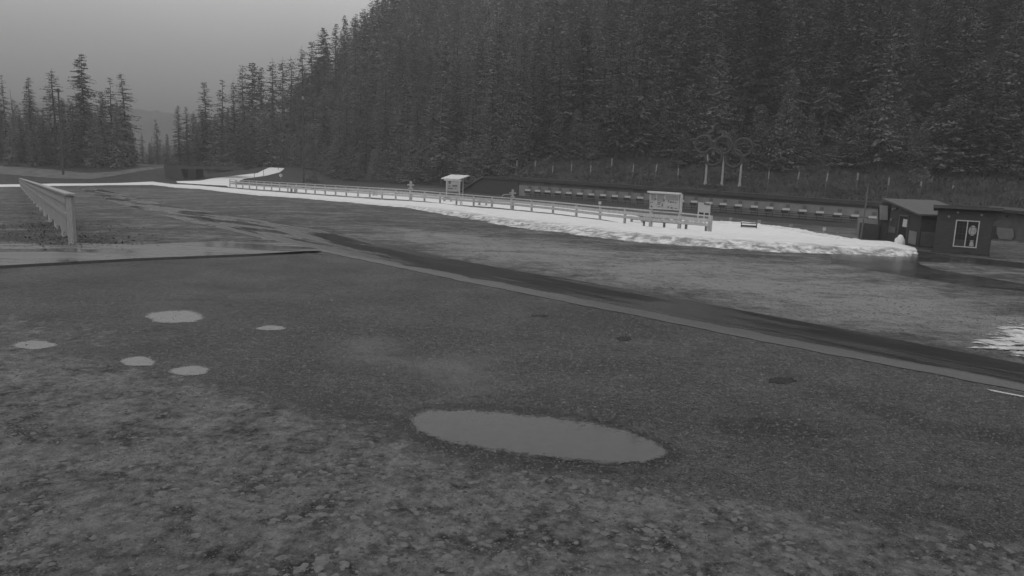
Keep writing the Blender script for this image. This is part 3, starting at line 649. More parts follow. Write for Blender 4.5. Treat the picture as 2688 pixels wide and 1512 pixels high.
# ------------------------------------------------------------------ kiosk with slanted roof
kb = hit(1190, 519); kk = empty('kiosk', kb, 'small kiosk board under a slanted white roof behind the railing', 'kiosk')
Yk = kb.y
def kp(px, py, dy=0): return onY(px, py, Yk+dy)-kb
sK = Yk/F
MB().prism([kp(1158, 467.5), kp(1207, 469.5), kp(1233, 460.5, 4), kp(1184, 458, 4)], (0, 0, -.14)).obj('roof', M['white'], kk)
MB().prism([kp(1174, 473), kp(1206, 475), kp(1206, 503), kp(1174, 502)], (0, .3, 0)).obj('board', M['sign'], kk)
for x, dy in ((1173, 0), (1207, 0), (1216, 2.5)):
    t_ = kp(x, 470, dy); g_ = tz(kb.x+t_.x, kb.y+t_.y)-kb.z
    MB().beam((t_.x, t_.y-.06, g_-.1), (t_.x, t_.y-.06, t_.z), .2, .2).obj('post', M['wood'], kk)
MB().beam(kp(1166, 472), kp(1212, 474.5), .15, .25).obj('crossbeam', M['wood'], kk)
for x0, y0, x1, y1 in [(1177, 475, 1184, 483), (1186, 474, 1196, 476), (1176, 487, 1184, 489.5), (1187, 485.5, 1201, 490), (1176, 493, 1190, 496), (1193, 493, 1199, 495)]:
    a_, b2, c2, d2 = [kp(*q)-Vector((0, .03, 0)) for q in ((x0, y0), (x1, y0+.3), (x1-1, y1), (x0+1, y1))]; MB().prism([a_, b2, c2, d2], (0, .02, 0)).obj('printed_mark', M['ink'], kk)
# A-frame sign below the kiosk
b_ = hit(1216, 541); s_ = b_.y/F; o = empty('sawhorse', b_, 'thin trestle leaning behind the railing below the kiosk', 'trestle')
for dx in (-6, -2): MB().tube((dx*s_, 0, 0), ((dx-4)*s_, .4, 15*s_), .05).obj('leg', M['wood'], o)
MB().tube((-11*s_, .4, 15*s_), (-2*s_, .4, 15*s_), .05).obj('bar', M['wood'], o)

# ------------------------------------------------------------------ shooting range wall
def wl(px, py, s=0.):         # point on the wall plane (offset s behind) through a pixel
    d = ray(px, py); dd = np.array([d[0], d[1]]); k = (s+WA@WN)/(dd@WN); return Vector(CAM+d*k)
wo = Vector((WA[0], WA[1], tz(*WA)))
wall = empty('range_wall', wo, 'long low shooting range target wall with dark capped roof', 'wall')
def wline(xs, ys, s=0., n=2):
    return [wl(x, y, s)-wo for x, y in zip(xs, ys)]
def wband(name, x0, x1, yt, yb, s0, th, mt, n=24):
    xs = np.linspace(x0, x1, n); mb = MB(); fn = Vector((WN[0], WN[1], 0))*th
    for i in range(n-1):
        a_, b2 = wl(xs[i], yt(xs[i]), s0)-wo, wl(xs[i+1], yt(xs[i+1]), s0)-wo; c2, d2 = wl(xs[i+1], yb(xs[i+1]), s0)-wo, wl(xs[i], yb(xs[i]), s0)-wo
        mb.prism([a_, b2, c2, d2], fn)
    return mb.obj(name, mt, wall)
# straight lines in the picture = straight edges
ln = lambda xs, ys: (lambda x: float(np.interp(x, xs, ys)))
ytop = ln([1355, 2306], [466, 534]); ycap = ln([1355, 2306], [473, 543]); ywea = ln([1355, 2306], [485, 549]); ybot = ln([1355, 2306], [513, 590]); ygr = ln([1355, 2306], [522, 600])
wband('cap', 1268, 2318, ln([1268, 1355, 2318], [462, 465, 532]), ln([1268, 1355, 2318], [468, 473, 543]), -.5, 3.6, M['roofdark'])
wband('upper_boards', 1361, 2304, ln([1361, 2304], [472.5, 542]), ywea, 0, .3, M['weather'])
wband('panel_band', 1361, 2304, ywea, ybot, -.05, .4, M['band'])
wband('foot_boards', 1361, 2304, ybot, ygr, -.02, .3, M['darkwood'])
# end wing: dark sloping bank with a plank edge
P4 = [wl(1205, 503, -.2), wl(1268, 463, -.2), wl(1361, 466, -.2), wl(1361, 520, -.2), wl(1205, 512, -.2)]
MB().prism([p-wo for p in P4], Vector((WN[0], WN[1], 0))*2.6).obj('wing_wall', M['darkwood'], wall)
mb = MB(); mb.beam(wl(1196, 508, -.4)-wo, wl(1268, 464, -.4)-wo, .5, .28); mb.obj('wing_plank', M['weather'], wall)
# paler blotches of new boards on the upper strip
mb = MB()
for x0, x1, a_, b2 in [(1366, 1382, 0, 1), (1404, 1428, .1, 1), (1445, 1470, 0, .9), (1500, 1590, .55, 1), (1625, 1662, .2, 1), (1780, 1830, .3, 1), (1850, 1890, 0, .8), (1985, 2030, .4, 1), (2115, 2180, 0, .9), (2230, 2290, .3, 1)]:
    f = lambda x, k: ycap(x)*(1-k)+ywea(x)*k
    mb.prism([wl(x0, f(x0, a_), -.02)-wo, wl(x1, f(x1, a_), -.02)-wo, wl(x1, f(x1, b2), -.02)-wo, wl(x0, f(x0, b2), -.02)-wo], Vector((WN[0], WN[1], 0))*.04)
mb.obj('new_boards', mat('newer_board', .11, .7, .085, .14, .6), wall)
# rails the targets hang on
for dy in (0, 4.5, 11):
    mb = MB(); mb.beam(wl(1380, 502+dy*.7, -.5)-wo, wl(2300, 573+dy, -.5)-wo, .05, .09); mb.obj('rail', M['darkwood'], wall)
TG = [1386, 1412, 1438, 1466, 1494, 1523, 1553, 1584, 1615, 1648, 1681, 1715, 1751, 1788, 1823, 1862, 1899, 1939, 1981, 2021, 2064, 2108, 2153, 2200, 2245, 2291]
wdv = Vector((WD[0], WD[1], 0)); wnv = Vector((WN[0], WN[1], 0)); rzw = math.atan2(WD[1], WD[0])
ordn = ['first', 'second', 'third', 'fourth', 'fifth', 'sixth', 'seventh', 'eighth', 'ninth', 'tenth', 'eleventh', 'twelfth', 'thirteenth']
proto = None
for i, x in enumerate(TG):
    yt = float(np.interp(x, [1386, 1681, 1823, 2108, 2291], [499, 518.8, 529.3, 552.7, 570.2])); p = wl(x, yt, -1.0)
    lab = (ordn[i]+' biathlon target from the left end of the range wall') if i < 13 else (ordn[25-i]+' biathlon target from the right end of the range wall')
    if proto is None:
        o = empty('biathlon_target', p, lab, 'target', 'target units along the range wall', rz=rzw); proto = o
        MB().box((0, -.1, 0), (1.12, .1, .32)).obj('cover', M['white'], o)
        MB().box((-.25, .05, -.38), (1.1, .3, .36)).obj('target_box', M['black'], o)
        MB().box((.12, .45, .52), (.62, .05, .5)).obj('number_plate', M['stake'], o)
        for sx_ in (-.5, .5): MB().box((sx_, .1, -.75), (.07, .07, 1.1)).obj('leg', M['darkwood'], o)
        kids = list(o.children) if o.children else [c for c in bpy.data.objects if c.parent == o]
    else:
        o = proto.copy(); col.objects.link(o); o.location = p; o['label'] = lab
        for c in kids: cc = c.copy(); col.objects.link(cc); cc.parent = o
    s_ = (1.0, 1, 1)
# number plates standing in the grass before the wall
for i, (x, y, yb, lab) in enumerate([(1574, 529, 541, 'white'), (1917, 571, 583, 'grey'), (1992, 577.5, 590, 'grey'), (2075, 588, 600, 'grey'), (2162, 597, 612, 'white')]):
    b_ = hit(x, yb); t_ = topz(b_, y); s_ = math.hypot(b_.x, b_.y)/F
    o = empty('lane_marker', b_, ['bright white lane marker standing near the railing', 'pale lane marker above the left end of dark bench', 'pale lane marker right of the dark bench', 'pale lane marker over the shovelled snow ridge', 'white lane marker nearest the sheds'][i], 'lane marker', 'lane markers before the range wall')
    MB().box((0, 0, t_/2), (.08, .06, t_)).obj('stake', M['wood'], o); MB().box((0, -.05, t_-3.5*s_), (7.5*s_, .04, 7.5*s_)).obj('plate', M['white'] if lab == 'white' else M['tape'], o)
# pale low kerb board at the right end of the range
a_, b2 = hit(2060, 602), hit(2252, 632)
mb = MB(); hA = topz(a_, 596); hB = topz(b2, 622)
mb.prism([a_-Vector((0, 0, .2)), b2-Vector((0, 0, .2)), b2+Vector((0, 0, hB)), a_+Vector((0, 0, hA*.6))], (.1, .16, 0)); mb.obj('low_barrier', M['concrete'], label='pale low concrete barrier at the right end of the range snow', cat='barrier')

# ------------------------------------------------------------------ stakes of the net fence behind the wall
ST = [(1356, 420, 460), (1404, 420, 457), (1450, 420, 463), (1499, 420, 462), (1549.6, 422, 467), (1603.6, 423, 470), (1659.8, 424.5, 471), (1718, 427, 476), (1778.7, 428, 476), (2015.6, 441.6, 489.5), (2090.8, 446, 492), (2166, 448, 500), (2248, 454, 502), (2329, 462, 512), (2416, 467, 500), (2500.7, 473, 500)]
for i, (x, yt, yb) in enumerate(ST):
    b_ = hit(x, yb-3); h_ = topz(b_, yt); lean = [0, 0, .02, 0, 0, 0, .03, .09, 0, 0, .1, .06, -.02, 0, 0, .03][i]
    lab = (ordn[i]+' thin wooden net stake on the bank left of the rings') if i < 9 else (ordn[i-9]+' thin wooden net stake on the bank right of the rings')
    o = empty('net_stake', b_, lab, 'stake', 'stakes along the bank above the range wall'); o.rotation_euler = (0, lean, 0)
    MB().tube((0, 0, -.3), (0, 0, h_), .09, .07, 6).obj('pole', M['stake'], o)
    k0 = [.55, .5, .2, .3, .3, .75, .4, .5, .3, .4, .45, .45, .6, .5, .3, .05][i]
    MB().box((0, -.02, h_*(k0+.2)), (.2, .17, h_*.42)).obj('marker_flag', M['tape'], o)
# ------------------------------------------------------------------ five ring sign
rb = hit(1897.6, 488.5); rg = empty('ring_sign', rb, 'five dark interlocking rings carried on three white posts above the range wall', 'sign'); Yg = rb.y
xa = Vector((WD[0], WD[1], 0)); sg = Yg/F
def rp(px, py, k=0.): return wl(px, py, (rb.x-WA[0])*WN[0]+(rb.y-WA[1])*WN[1]-k)-rb
RR = 19.5*sg*1.12
for i, (cx_, cy_) in enumerate([(1846, 379), (1898, 382), (1951, 387), (1873, 412), (1926, 416)]):
    c_ = rp(cx_, cy_, .12*(i % 2)); MB().torus(c_, RR, .25, xa, Vector((0, 0, 1)), 48, 8, .5).obj('ring', M['ring'], rg, smooth=True)
for px, py, tx, ty in [(1853.9, 484.5, 1857.5, 405), (1897.6, 487, 1901.5, 400), (1943.4, 489.5, 1948, 408)]:
    a_, b2 = rp(px, py), rp(tx, ty, -.15)
    MB().tube((b2.x, b2.y, a_.z-.3), b2, .22, .17, 12).obj('post', M['metalwhite'], rg, smooth=False)
    MB().box((b2.x, b2.y, a_.z+.05), (2.4, .5, .10), rz=rzw).obj('footing', M['concrete'], rg)
    MB().tube((b2.x, b2.y, a_.z), (b2.x, b2.y, a_.z+.6), .34, .22, 12).obj('collar', M['metalwhite'], rg)

# ------------------------------------------------------------------ sheds at the right
def uvh(P, Q, z0, z1, name, mt, root, org, th=.06, out=.02):
    """vertical plate between plan points P, Q (Vector xy) from z0 to z1, pushed outward"""
    d = (Q-P).normalized(); n_ = Vector((d.y, -d.x, 0)); a_ = P+n_*out-org; b2 = Q+n_*out-org
    return MB().prism([Vector((a_.x, a_.y, z0)), Vector((b2.x, b2.y, z0)), Vector((b2.x, b2.y, z1)), Vector((a_.x, a_.y, z1))], -n_*th).obj(name, mt, root)
def siding(mb, P, Q, z0, z1, org, pitch=.21, th=.035, top=None):
    """lapped boards; top(u) gives the roof height along the wall"""
    d = (Q-P).normalized(); n_ = Vector((d.y, -d.x, 0)); L_ = (Q-P).length; k = int((z1-z0)/pitch)+1
    for i in range(k):
        a0 = z0+i*pitch; a1 = min(a0+pitch+.01, z1)
        if a0 >= z1: break
        p0, p1 = P-org, Q-org
        mb.add([Vector((p0.x, p0.y, a0))+n_*th, Vector((p1.x, p1.y, a0))+n_*th, Vector((p1.x, p1.y, a1))+n_*.002, Vector((p0.x, p0.y, a1))+n_*.002], [(0, 1, 2, 3)])
        mb.add([Vector((p0.x, p0.y, a0)), Vector((p1.x, p1.y, a0)), Vector((p1.x, p1.y, a0))+n_*th, Vector((p0.x, p0.y, a0))+n_*th], [(0, 1, 2, 3)])
# window shed
C1 = onY(2450, 650, 48.6); C2 = onY(2598, 650, 47.0); C1.z = C2.z = 0
dd = (C2-C1).normalized(); nn = Vector((dd.y, -dd.x, 0)); DEP = 3.0; B1 = C1-nn*DEP; B2 = C2-nn*DEP
gz = min(tz(p.x, p.y) for p in (C1, C2, B1, B2))
sh = empty('window_shed', (C1.x, C1.y, gz), 'dark clapboard shed with a white framed window beside the wet pavement', 'shed'); og = Vector((C1.x, C1.y, 0))
HT = 3.02
mb = MB(); mb.prism([p-og+Vector((0, 0, -.05)) for p in (C1-nn*.03, C2-nn*.03, B2, B1)], (0, 0, HT)); mb.obj('walls', M['siding'], sh)
mb = MB(); siding(mb, C1, C2, .12, HT, og); siding(mb, B1, C1, .12, HT, og); siding(mb, C2, B2, .12, HT, og); mb.obj('siding', M['siding'], sh)
e = Vector((0, 0, HT+.02)); mb = MB()
q0, q1, q2, q3 = C1+nn*.35-dd*.3, C2+nn*.35+dd*.45, B2-nn*.35+dd*.45, B1-nn*.35-dd*.3
mb.prism([q0-og+e, q1-og+e, q2-og+e+Vector((0, 0, -.35)), q3-og+e+Vector((0, 0, -.35))], (0, 0, .14)); mb.obj('roof', M['roofdark'], sh)
mb = MB(); mb.prism([q0-og+e+nn*.01-Vector((0, 0, .06)), q1-og+e+nn*.01-Vector((0, 0, .06)), q1-og+e+nn*.01+Vector((0, 0, .1)), q0-og+e+nn*.01+Vector((0, 0, .1))], nn*.03); mb.obj('fascia', M['roof'], sh)
# dark plate standing for the roof underside below the right eave
mb = MB(); mb.prism([C2-og+Vector((0, 0, HT-.05)), C2-og+dd*.42+Vector((0, 0, HT-.05)), C2-og+dd*.42+Vector((0, 0, HT-.55)), C2-og+Vector((0, 0, HT-.75))], -nn*.1); mb.obj('eave_underside', M['roofdark'], sh)
# window
def fpt(px, py):   # pixel -> point on the front plane
    d = Vector(ray(px, py)); k = (C1-Vector((0, 0, CAMZ))).dot(nn)/d.dot(nn); return Vector(CAM)+d*k
wTL, wTR, wBR, wBL = fpt(2510, 575.5), fpt(2573, 581), fpt(2564.5, 653), fpt(2503, 645.5)
zT = (wTL.z+wTR.z)/2; zB = (wBL.z+wBR.z)/2; uL = (wTL-C1).dot(dd); uR = (wTR-C1).dot(dd)
def wp(u, z, k=0.): return C1+dd*u+nn*k-og+Vector((0, 0, z-0))
win = MB(); fwid = .07
for (ua, za, ub, zb) in ((uL, zB, uL+fwid, zT), (uR-fwid, zB, uR, zT), (uL+fwid, zT-fwid, uR-fwid, zT), (uL+fwid, zB, uR-fwid, zB+fwid)):
    win.prism([wp(ua, za, .07), wp(ub, za, .07), wp(ub, zb, .07), wp(ua, zb, .07)], -nn*.09)
wo_ = win.obj('window', M['frame'], sh)
um = (uL+uR)/2
MB().prism([wp(um-.03, zB+fwid, .065), wp(um+.03, zB+fwid, .065), wp(um+.03, zT-fwid, .065), wp(um-.03, zT-fwid, .065)], -nn*.03).obj('mullion', M['frame'], wo_)
mb = MB()
for i in range(1, 4):
    z_ = zB+(zT-zB)*i/4; mb.prism([wp(uL+fwid, z_-.012, .05), wp(uR-fwid, z_-.012, .05), wp(uR-fwid, z_+.012, .05), wp(uL+fwid, z_+.012, .05)], -nn*.01)
for u_ in (uL+(um-uL)*.35, uL+(um-uL)*.68, um+(uR-um)*.35, um+(uR-um)*.68):
    mb.prism([wp(u_-.01, zB+fwid, .052), wp(u_+.01, zB+fwid, .052), wp(u_+.01, zT-fwid, .052), wp(u_-.01, zT-fwid, .052)], -nn*.01)
mb.obj('glazing_bars', M['siding'], wo_)
MB().prism([wp(uL+fwid, zB+fwid, .034), wp(uR-fwid, zB+fwid, .034), wp(uR-fwid, zT-fwid, .034), wp(uL+fwid, zT-fwid, .034)], -nn*.008).obj('pane', M['glass'], wo_)
# pale things standing behind the glass: a hanging cloth and a low shelf
cl = MB(); pts = []
for a in range(24):
    t_ = 2*math.pi*a/24; u_ = um+(uR-um)*.48+math.cos(t_)*.22; z_ = zB+(zT-zB)*.62+math.sin(t_)*.36*(1.0 if math.sin(t_) > 0 else .85); pts.append(wp(u_, z_, .040))
cl.prism(pts, -nn*.005); cl.prism([wp(um+.24, zB+.1, .040), wp(um+.5, zB+.1, .040), wp(um+.46, zB+.5, .040), wp(um+.28, zB+.5, .040)], -nn*.005)
cl.obj('curtain', M['curtain'], wo_)
MB().prism([wp(uL+fwid+.02, zB+fwid+.02, .040), wp(um-.04, zB+fwid+.02, .040), wp(um-.04, zB+.48, .040), wp(uL+fwid+.02, zB+.5, .040)], -nn*.004).obj('shelf_items', M['siding'], wo_)
for px, py in ((2491, 568), (2514.5, 557.5), (2577, 564)):
    q = fpt(px, py)-og; MB().tube(q+nn*.02, q+nn*.16, .055, .075, 10).obj('lamp', M['tarp'], sh)
q = fpt(2537, 663)-og; MB().prism([q+dd*.22+nn*.06+Vector((0, 0, .05)), q-dd*.2+nn*.06+Vector((0, 0, .06)), q-dd*.22+nn*.06-Vector((0, 0, .03)), q+dd*.2+nn*.06-Vector((0, 0, .05))], -nn*.05).obj('vent', M['black'], sh)
# plinth
MB().prism([p-og+Vector((0, 0, -.3)) for p in (C1+nn*.06-dd*.06, C2+nn*.06+dd*.06, B2+dd*.06, B1-dd*.06)], (0, 0, .4)).obj('plinth', M['darkwood'], sh)

# door shed
Xs = onY(2332, 631, 57.0).x; XS2 = onY(2410, 645, 52.6).x; Dn, Df = 52.6, 57.2
K1 = Vector((Xs, Df, 0)); K2 = Vector((XS2, Dn, 0)); d2_ = (K2-K1).normalized(); n2_ = Vector((d2_.y, -d2_.x, 0)); K3 = K2-n2_*3.6; K4 = K1-n2_*3.6
ds = empty('door_shed', (K2.x, K2.y, 0), 'dark shed with an open doorway and lean-to roof behind the snow bank end', 'shed'); o2 = Vector((K2.x, K2.y, 0))
hN, hF = 2.3, 3.05
mb = MB(); c = [K1-o2, K2-o2, K3-o2, K4-o2]; hs = [hF, hN, hN, hF]
mb.add([p+Vector((0, 0, -.2)) for p in c]+[p+Vector((0, 0, h)) for p, h in zip(c, hs)], [(0, 3, 2, 1), (4, 5, 6, 7), (0, 1, 5, 4), (1, 2, 6, 5), (2, 3, 7, 6), (3, 0, 4, 7)]); mb.obj('walls', M['siding'], ds)
rr_ = [K1-o2-d2_*.7+n2_*.4, K2-o2+d2_*.35+n2_*.4, K3-o2+d2_*.35-n2_*.2, K4-o2-d2_*.7-n2_*.2]; slope = (hN-hF)/(K2-K1).length
rh = [hF-.7*slope, hN+.35*slope, hN+.35*slope, hF-.7*slope]
mb = MB(); mb.prism([p+Vector((0, 0, h+.03)) for p, h in zip(rr_, rh)], (0, 0, .12)); mb.obj('roof', M['roof'], ds)
def dpt(u, z, k=0.): return K1-o2+d2_*u+n2_*k+Vector((0, 0, z))
LK = (K2-K1).length
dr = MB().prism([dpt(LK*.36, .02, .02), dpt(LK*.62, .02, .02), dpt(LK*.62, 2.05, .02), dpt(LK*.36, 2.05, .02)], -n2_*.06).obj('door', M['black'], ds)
mb = MB()
for (ua, za, ub, zb) in ((LK*.36-.1, 0, LK*.36, 2.15), (LK*.62, 0, LK*.62+.1, 2.15), (LK*.36-.1, 2.06, LK*.62+.1, 2.16)): mb.prism([dpt(ua, za, .06), dpt(ub, za, .06), dpt(ub, zb, .06), dpt(ua, zb, .06)], -n2_*.08)
mb.obj('door_frame', M['sidingpale'], ds)
MB().prism([dpt(LK*.47, 1.3, .06), dpt(LK*.60, 1.28, .06), dpt(LK*.60, 1.85, .06), dpt(LK*.48, 1.88, .06)], -n2_*.02).obj('notice', M['white'], ds)
MB().prism([dpt(LK*.70, .15, .05), dpt(LK*.93, .1, .05), dpt(LK*.93, 1.05, .05), dpt(LK*.70, 1.1, .05)], -n2_*.03).obj('panel', M['tarp'], ds)
MB().prism([dpt(LK*.03, .7, .05), dpt(LK*.26, .7, .05), dpt(LK*.26, 1.15, .05), dpt(LK*.03, 1.2, .05)], -n2_*.03).obj('hatch', M['sidingpale'], ds)
for u_, z_ in ((.12, 2.55), (.10, 1.72), (.2, 2.6)): q = dpt(LK*u_, z_, .02); MB().tube(q, q+n2_*.12, .08, .09, 10).obj('lamp', M['tarp'], ds)
# right side wall boards
q = K2-o2; r_ = K3-o2; kd = (K3-K2).normalized(); kn = Vector((kd.y, -kd.x, 0))
MB().prism([q+kn*.03+kd*.1+Vector((0, 0, .05)), q+kn*.03+kd*1.2+Vector((0, 0, .05)), q+kn*.03+kd*1.2+Vector((0, 0, 1.1)), q+kn*.03+kd*.1+Vector((0, 0, 1.12))], -kn*.02).obj('side_panel', M['sidingpale'], ds)
# shed behind with snow on its roof
E1 = onY(2398, 560, 60.5); E2 = onY(2452, 575, 58); g0 = 0
bs = empty('back_shed', (E1.x, E1.y, 0), 'low dark shed behind, its roof edge still under snow', 'shed'); ob = Vector((E1.x, E1.y, 0))
zr1, zr2 = onY(2398, 536, 60.5).z, onY(2453, 556, 58).z
a_, b2 = Vector((0, 0, 0)), Vector((E2.x-E1.x, E2.y-E1.y, 0)); bk = Vector((2.5, 3.0, 0))
mb = MB(); mb.add([a_, b2, b2+bk, a_+bk]+[a_+Vector((0, 0, zr1-.15)), b2+Vector((0, 0, zr2-.15)), b2+bk+Vector((0, 0, zr2-.15)), a_+bk+Vector((0, 0, zr1-.15))], [(0, 3, 2, 1), (4, 5, 6, 7), (0, 1, 5, 4), (1, 2, 6, 5), (2, 3, 7, 6), (3, 0, 4, 7)]); mb.obj('walls', M['siding'], bs)
mb = MB(); mb.prism([a_+Vector((-.3, -.3, zr1-.14)), b2+Vector((.2, -.3, zr2-.14)), b2+bk+Vector((0, 0, zr2-.14)), a_+bk+Vector((0, 0, zr1-.14))], (0, 0, .08)); mb.obj('roof', M['roofdark'], bs)
mb = MB(); mb.prism([a_+Vector((.1, -.2, zr1-.05)), b2+Vector((.1, -.25, zr2-.05)), b2+Vector((.5, .5, zr2-.05)), a_+Vector((.4, .4, zr1-.05))], (0, 0, .10)); mb.obj('roof_snow', M['snow'], bs)

# dark slab wall and tall panel left of the door shed
def standing(name, pts, Y0, Y1, mt, th, lab, cat, kids=()):
    (xl, ytl, ybl), (xr, ytr, ybr) = pts
    tl_, tr_, br_, bl_ = onY(xl, ytl, Y0), onY(xr, ytr, Y1), onY(xr, ybr, Y1), onY(xl, ybl, Y0)
    tr_.x, tr_.y = br_.x, br_.y; tl_.x, tl_.y = bl_.x, bl_.y
    o = empty(name, (bl_.x, bl_.y, tz(bl_.x, bl_.y)), lab, cat); oo = Vector(o.location); z0_ = tz(bl_.x, bl_.y)-.1; z1_ = tz(br_.x, br_.y)-.1
    MB().prism([Vector((bl_.x, bl_.y, z0_))-oo, Vector((br_.x, br_.y, z1_))-oo, tr_-oo, tl_-oo], (th*.5, th, 0)).obj('board_wall', mt, o)
    for nm, xs_, ys_, m2 in kids:
        ps = [onY(x, y, Y0+(Y1-Y0)*(x-xl)/(xr-xl)-.06)-oo for x, y in zip(xs_, ys_)]
        MB().prism(ps, (.02, .04, 0)).obj(nm, m2, o)
    return o
standing('board_screen', ((2252, 584, 634), (2304, 590, 638)), 59, 58.2, M['siding'], .2, 'low dark board screen at the right end of the range wall', 'screen')
standing('tall_screen', ((2304, 528, 638), (2334, 530, 640)), 58.4, 57.6, M['siding'], .2, 'tall dark screen carrying a blank pale panel left of the door shed', 'screen',
         [('panel', (2309, 2331, 2330, 2308.5), (538.5, 540, 577.5, 576.5), M['tarp'])])
standing('pale_stub', ((2250, 572, 590), (2303, 577, 592)), 60.5, 60.2, M['band'], .1, 'pale board strip above the low dark screen', 'screen')

# grey annex far right
o = standing('grey_annex', ((2594, 556, 650), (2760, 572, 672)), 66, 60, M['sidingpale'], 3, 'grey building at the far right edge with a pale tarpaulin against it', 'building',
             [('tarpaulin', (2617, 2659, 2662, 2655, 2622, 2616), (597, 600.5, 620, 630, 627, 612), M['tarp']), ('opening', (2600, 2614, 2614, 2600), (592, 593, 627, 626), M['siding']), ('lamp', (2640, 2647, 2647, 2640), (565, 565, 571, 571), M['black']), ('meter_box', (2603, 2611, 2611, 2603), (592, 592, 601, 601), M['tarp'])])
oo = Vector(o.location); MB().prism([onY(2588, 552, 66)-oo, onY(2770, 568, 59.5)-oo, onY(2770, 560, 63)-oo, onY(2600, 546, 70)-oo], (0, 0, .2)).obj('roof', M['roofdark'], o)
# thin mast before the range wall
b_ = hit(2258, 634); MBo = MB(); h_ = topz(b_, 483)
o = empty('mast', b_, 'thin pale mast rising before the right end of the range wall', 'mast'); MB().tube((0, 0, -.2), (.15, 0, h_), .07, .045, 8).obj('pole', M['stake'], o)

# ------------------------------------------------------------------ board fence at the left
nb_ = hit(191, 646); nT = nb_+Vector((0, 0, topz(nb_, 512)))
YF = 140.0; fT = onY(52, 468.5, YF); fB = onY(52, 489, YF)
nBt = nb_+Vector((0, 0, .0))
fe = empty('board_fence', nb_, 'pale vertical board fence with flat cap receding at left', 'fence')
o0f = Vector(nb_); fdv = (Vector((fT.x, fT.y, 0))-Vector((nb_.x, nb_.y, 0))); FL = fdv.length; fdn = fdv.normalized(); fsd = Vector((fdn.y, -fdn.x, 0))
if fsd.x > 0: fsd = -fsd
def ft(u): return nT.lerp(fT, u)-o0f
def fbm_(u): return Vector((nb_.x, nb_.y, nb_.z)).lerp(fB, u)-o0f
def fp(u, v): t_ = ft(u); b_ = fbm_(u); return Vector((t_.x, t_.y, b_.z+(t_.z-b_.z)*v))
MB().beam(fp(0, -.02), fp(0, 1.0), .27, .24).obj('end_post', M['palewood'], fe)
mb = MB(); mb.beam(ft(-.002)+Vector((0, 0, .03)), ft(1)+Vector((0, 0, .03)), .42, .09); mb.obj('cap', M['palewood'], fe)
mb = MB(); mb.beam(fp(.002, .60)+fsd*.16, fp(1, .60)+fsd*.16, .06, .17); mb.obj('rail', M['palewood'], fe)
mb = MB(); mb.beam(fp(.002, .86)+fsd*.17, fp(1, .86)+fsd*.17, .04, .22); mb.obj('upper_rail', M['palewood'], fe)
mb = MB(); nbd_ = 330; 
for i in range(nbd_):
    u = .014+(i/nbd_)**1.15*.985; u2 = u+.0021; jb = .15+.05*math.sin(i*12.9)
    a_, b2 = fp(u, jb)+fsd*.10, fp(u2, jb)+fsd*.10; c2, d3 = fp(u2, .97)+fsd*.10, fp(u, .97)+fsd*.10
    mb.prism([a_, b2, c2, d3], -fsd*.04)
mb.obj('boards', M['palewood'], fe)
for i in range(1, 16):
    u = (i/16)**1.1; mb = MB(); mb.beam(fp(u, -.05), fp(u, .97), .16, .16); mb.obj('post', M['wood'], fe)
# dead leaves and dark weeds round its foot
def scatter_mesh(name, centers, n, spread, size, mt, seed, h=.12, flat=.35, **kw):
    rs = np.random.default_rng(seed); C_ = np.array(centers)[rs.integers(0, len(centers), n)]
    X = C_[:, 0]+rs.normal(0, spread, n)*1.6; Y = C_[:, 1]+rs.normal(0, spread, n); Z = T(X, Y)+rs.random(n)**2*h
    s_ = size*(.5+rs.random(n)); a = rs.random(n)*6.28; ti = rs.normal(0, flat, (n, 2))
    ux = np.stack([np.cos(a), np.sin(a), ti[:, 0]], 1)*s_[:, None]; uy = np.stack([-np.sin(a), np.cos(a), ti[:, 1]], 1)*s_[:, None]*.6
    P = np.stack([X, Y, Z+.02], 1); V = np.concatenate([P-ux, P-uy, P+ux, P+uy], 1).reshape(-1, 3); Fq = np.arange(4*n).reshape(n, 4)
    return link(name, npmesh(name, V, Fq, mt), **kw)
cs = [tuple(hit(*p)[:2]) for p in [(80, 600), (110, 590), (70, 615), (130, 612), (150, 622), (120, 630), (160, 640), (60, 632), (100, 600), (40, 640), (140, 600), (165, 650), (150, 652), (215, 640), (235, 645), (260, 640), (225, 625), (280, 645), (240, 600), (300, 632), (110, 575), (95, 560)]]
scatter_mesh('dead_leaves', cs, 2200, .8, .055, M['leaves'], 5, h=.28, kind='stuff', label='dark fallen leaves and weeds around the foot of the board fence')

# ------------------------------------------------------------------ bridge, path on the bank, small sign, utility poles
bo = hit(475, 471); YB = bo.y; br = empty('bridge', bo, 'dark timber footbridge crossing at the left below the forest', 'bridge')
def bpx(x, y, dy=0): return onY(x, y, YB+dy)-bo
MB().prism([bpx(430, 433), bpx(640, 437.5), bpx(640, 446), bpx(430, 442)], (0, 4, 0)).obj('deck', M['darkwood'], br)
MB().prism([bpx(430, 442), bpx(474, 443), bpx(486, 476), bpx(440, 474)], (0, 5, 0)).obj('abutment', M['darkwood'], br)
MB().prism([bpx(492, 443.5), bpx(513, 444), bpx(515, 476), bpx(492, 476)], (0, 5, 0)).obj('pier', M['black'], br)
mb = MB(); mb.beam(bpx(437, 424), bpx(636, 429), .2, .2); mb.beam(bpx(437, 428.5), bpx(636, 433), .12, .2); mb.obj('handrail', M['darkwood'], br)
for i in range(17):
    f = i/16; x = 437+199*f; MB().beam(bpx(x, 434+5*f), bpx(x, 424+5*f), .2, .2).obj('baluster', M['darkwood'], br)
strip2('bank_path', [(-60, 452), (60, 462), (150, 469), (240, 470), (300, 462), (370, 450), (436, 440)], [(-60, 434), (60, 440), (150, 447), (230, 455), (290, 452), (370, 441), (436, 436)], 120, 8, lambda u, v, X, Y: .06+0*v, mt=M['path'] if False else mat('gravel_path', .11, .8, .06, .15, .5, 8))
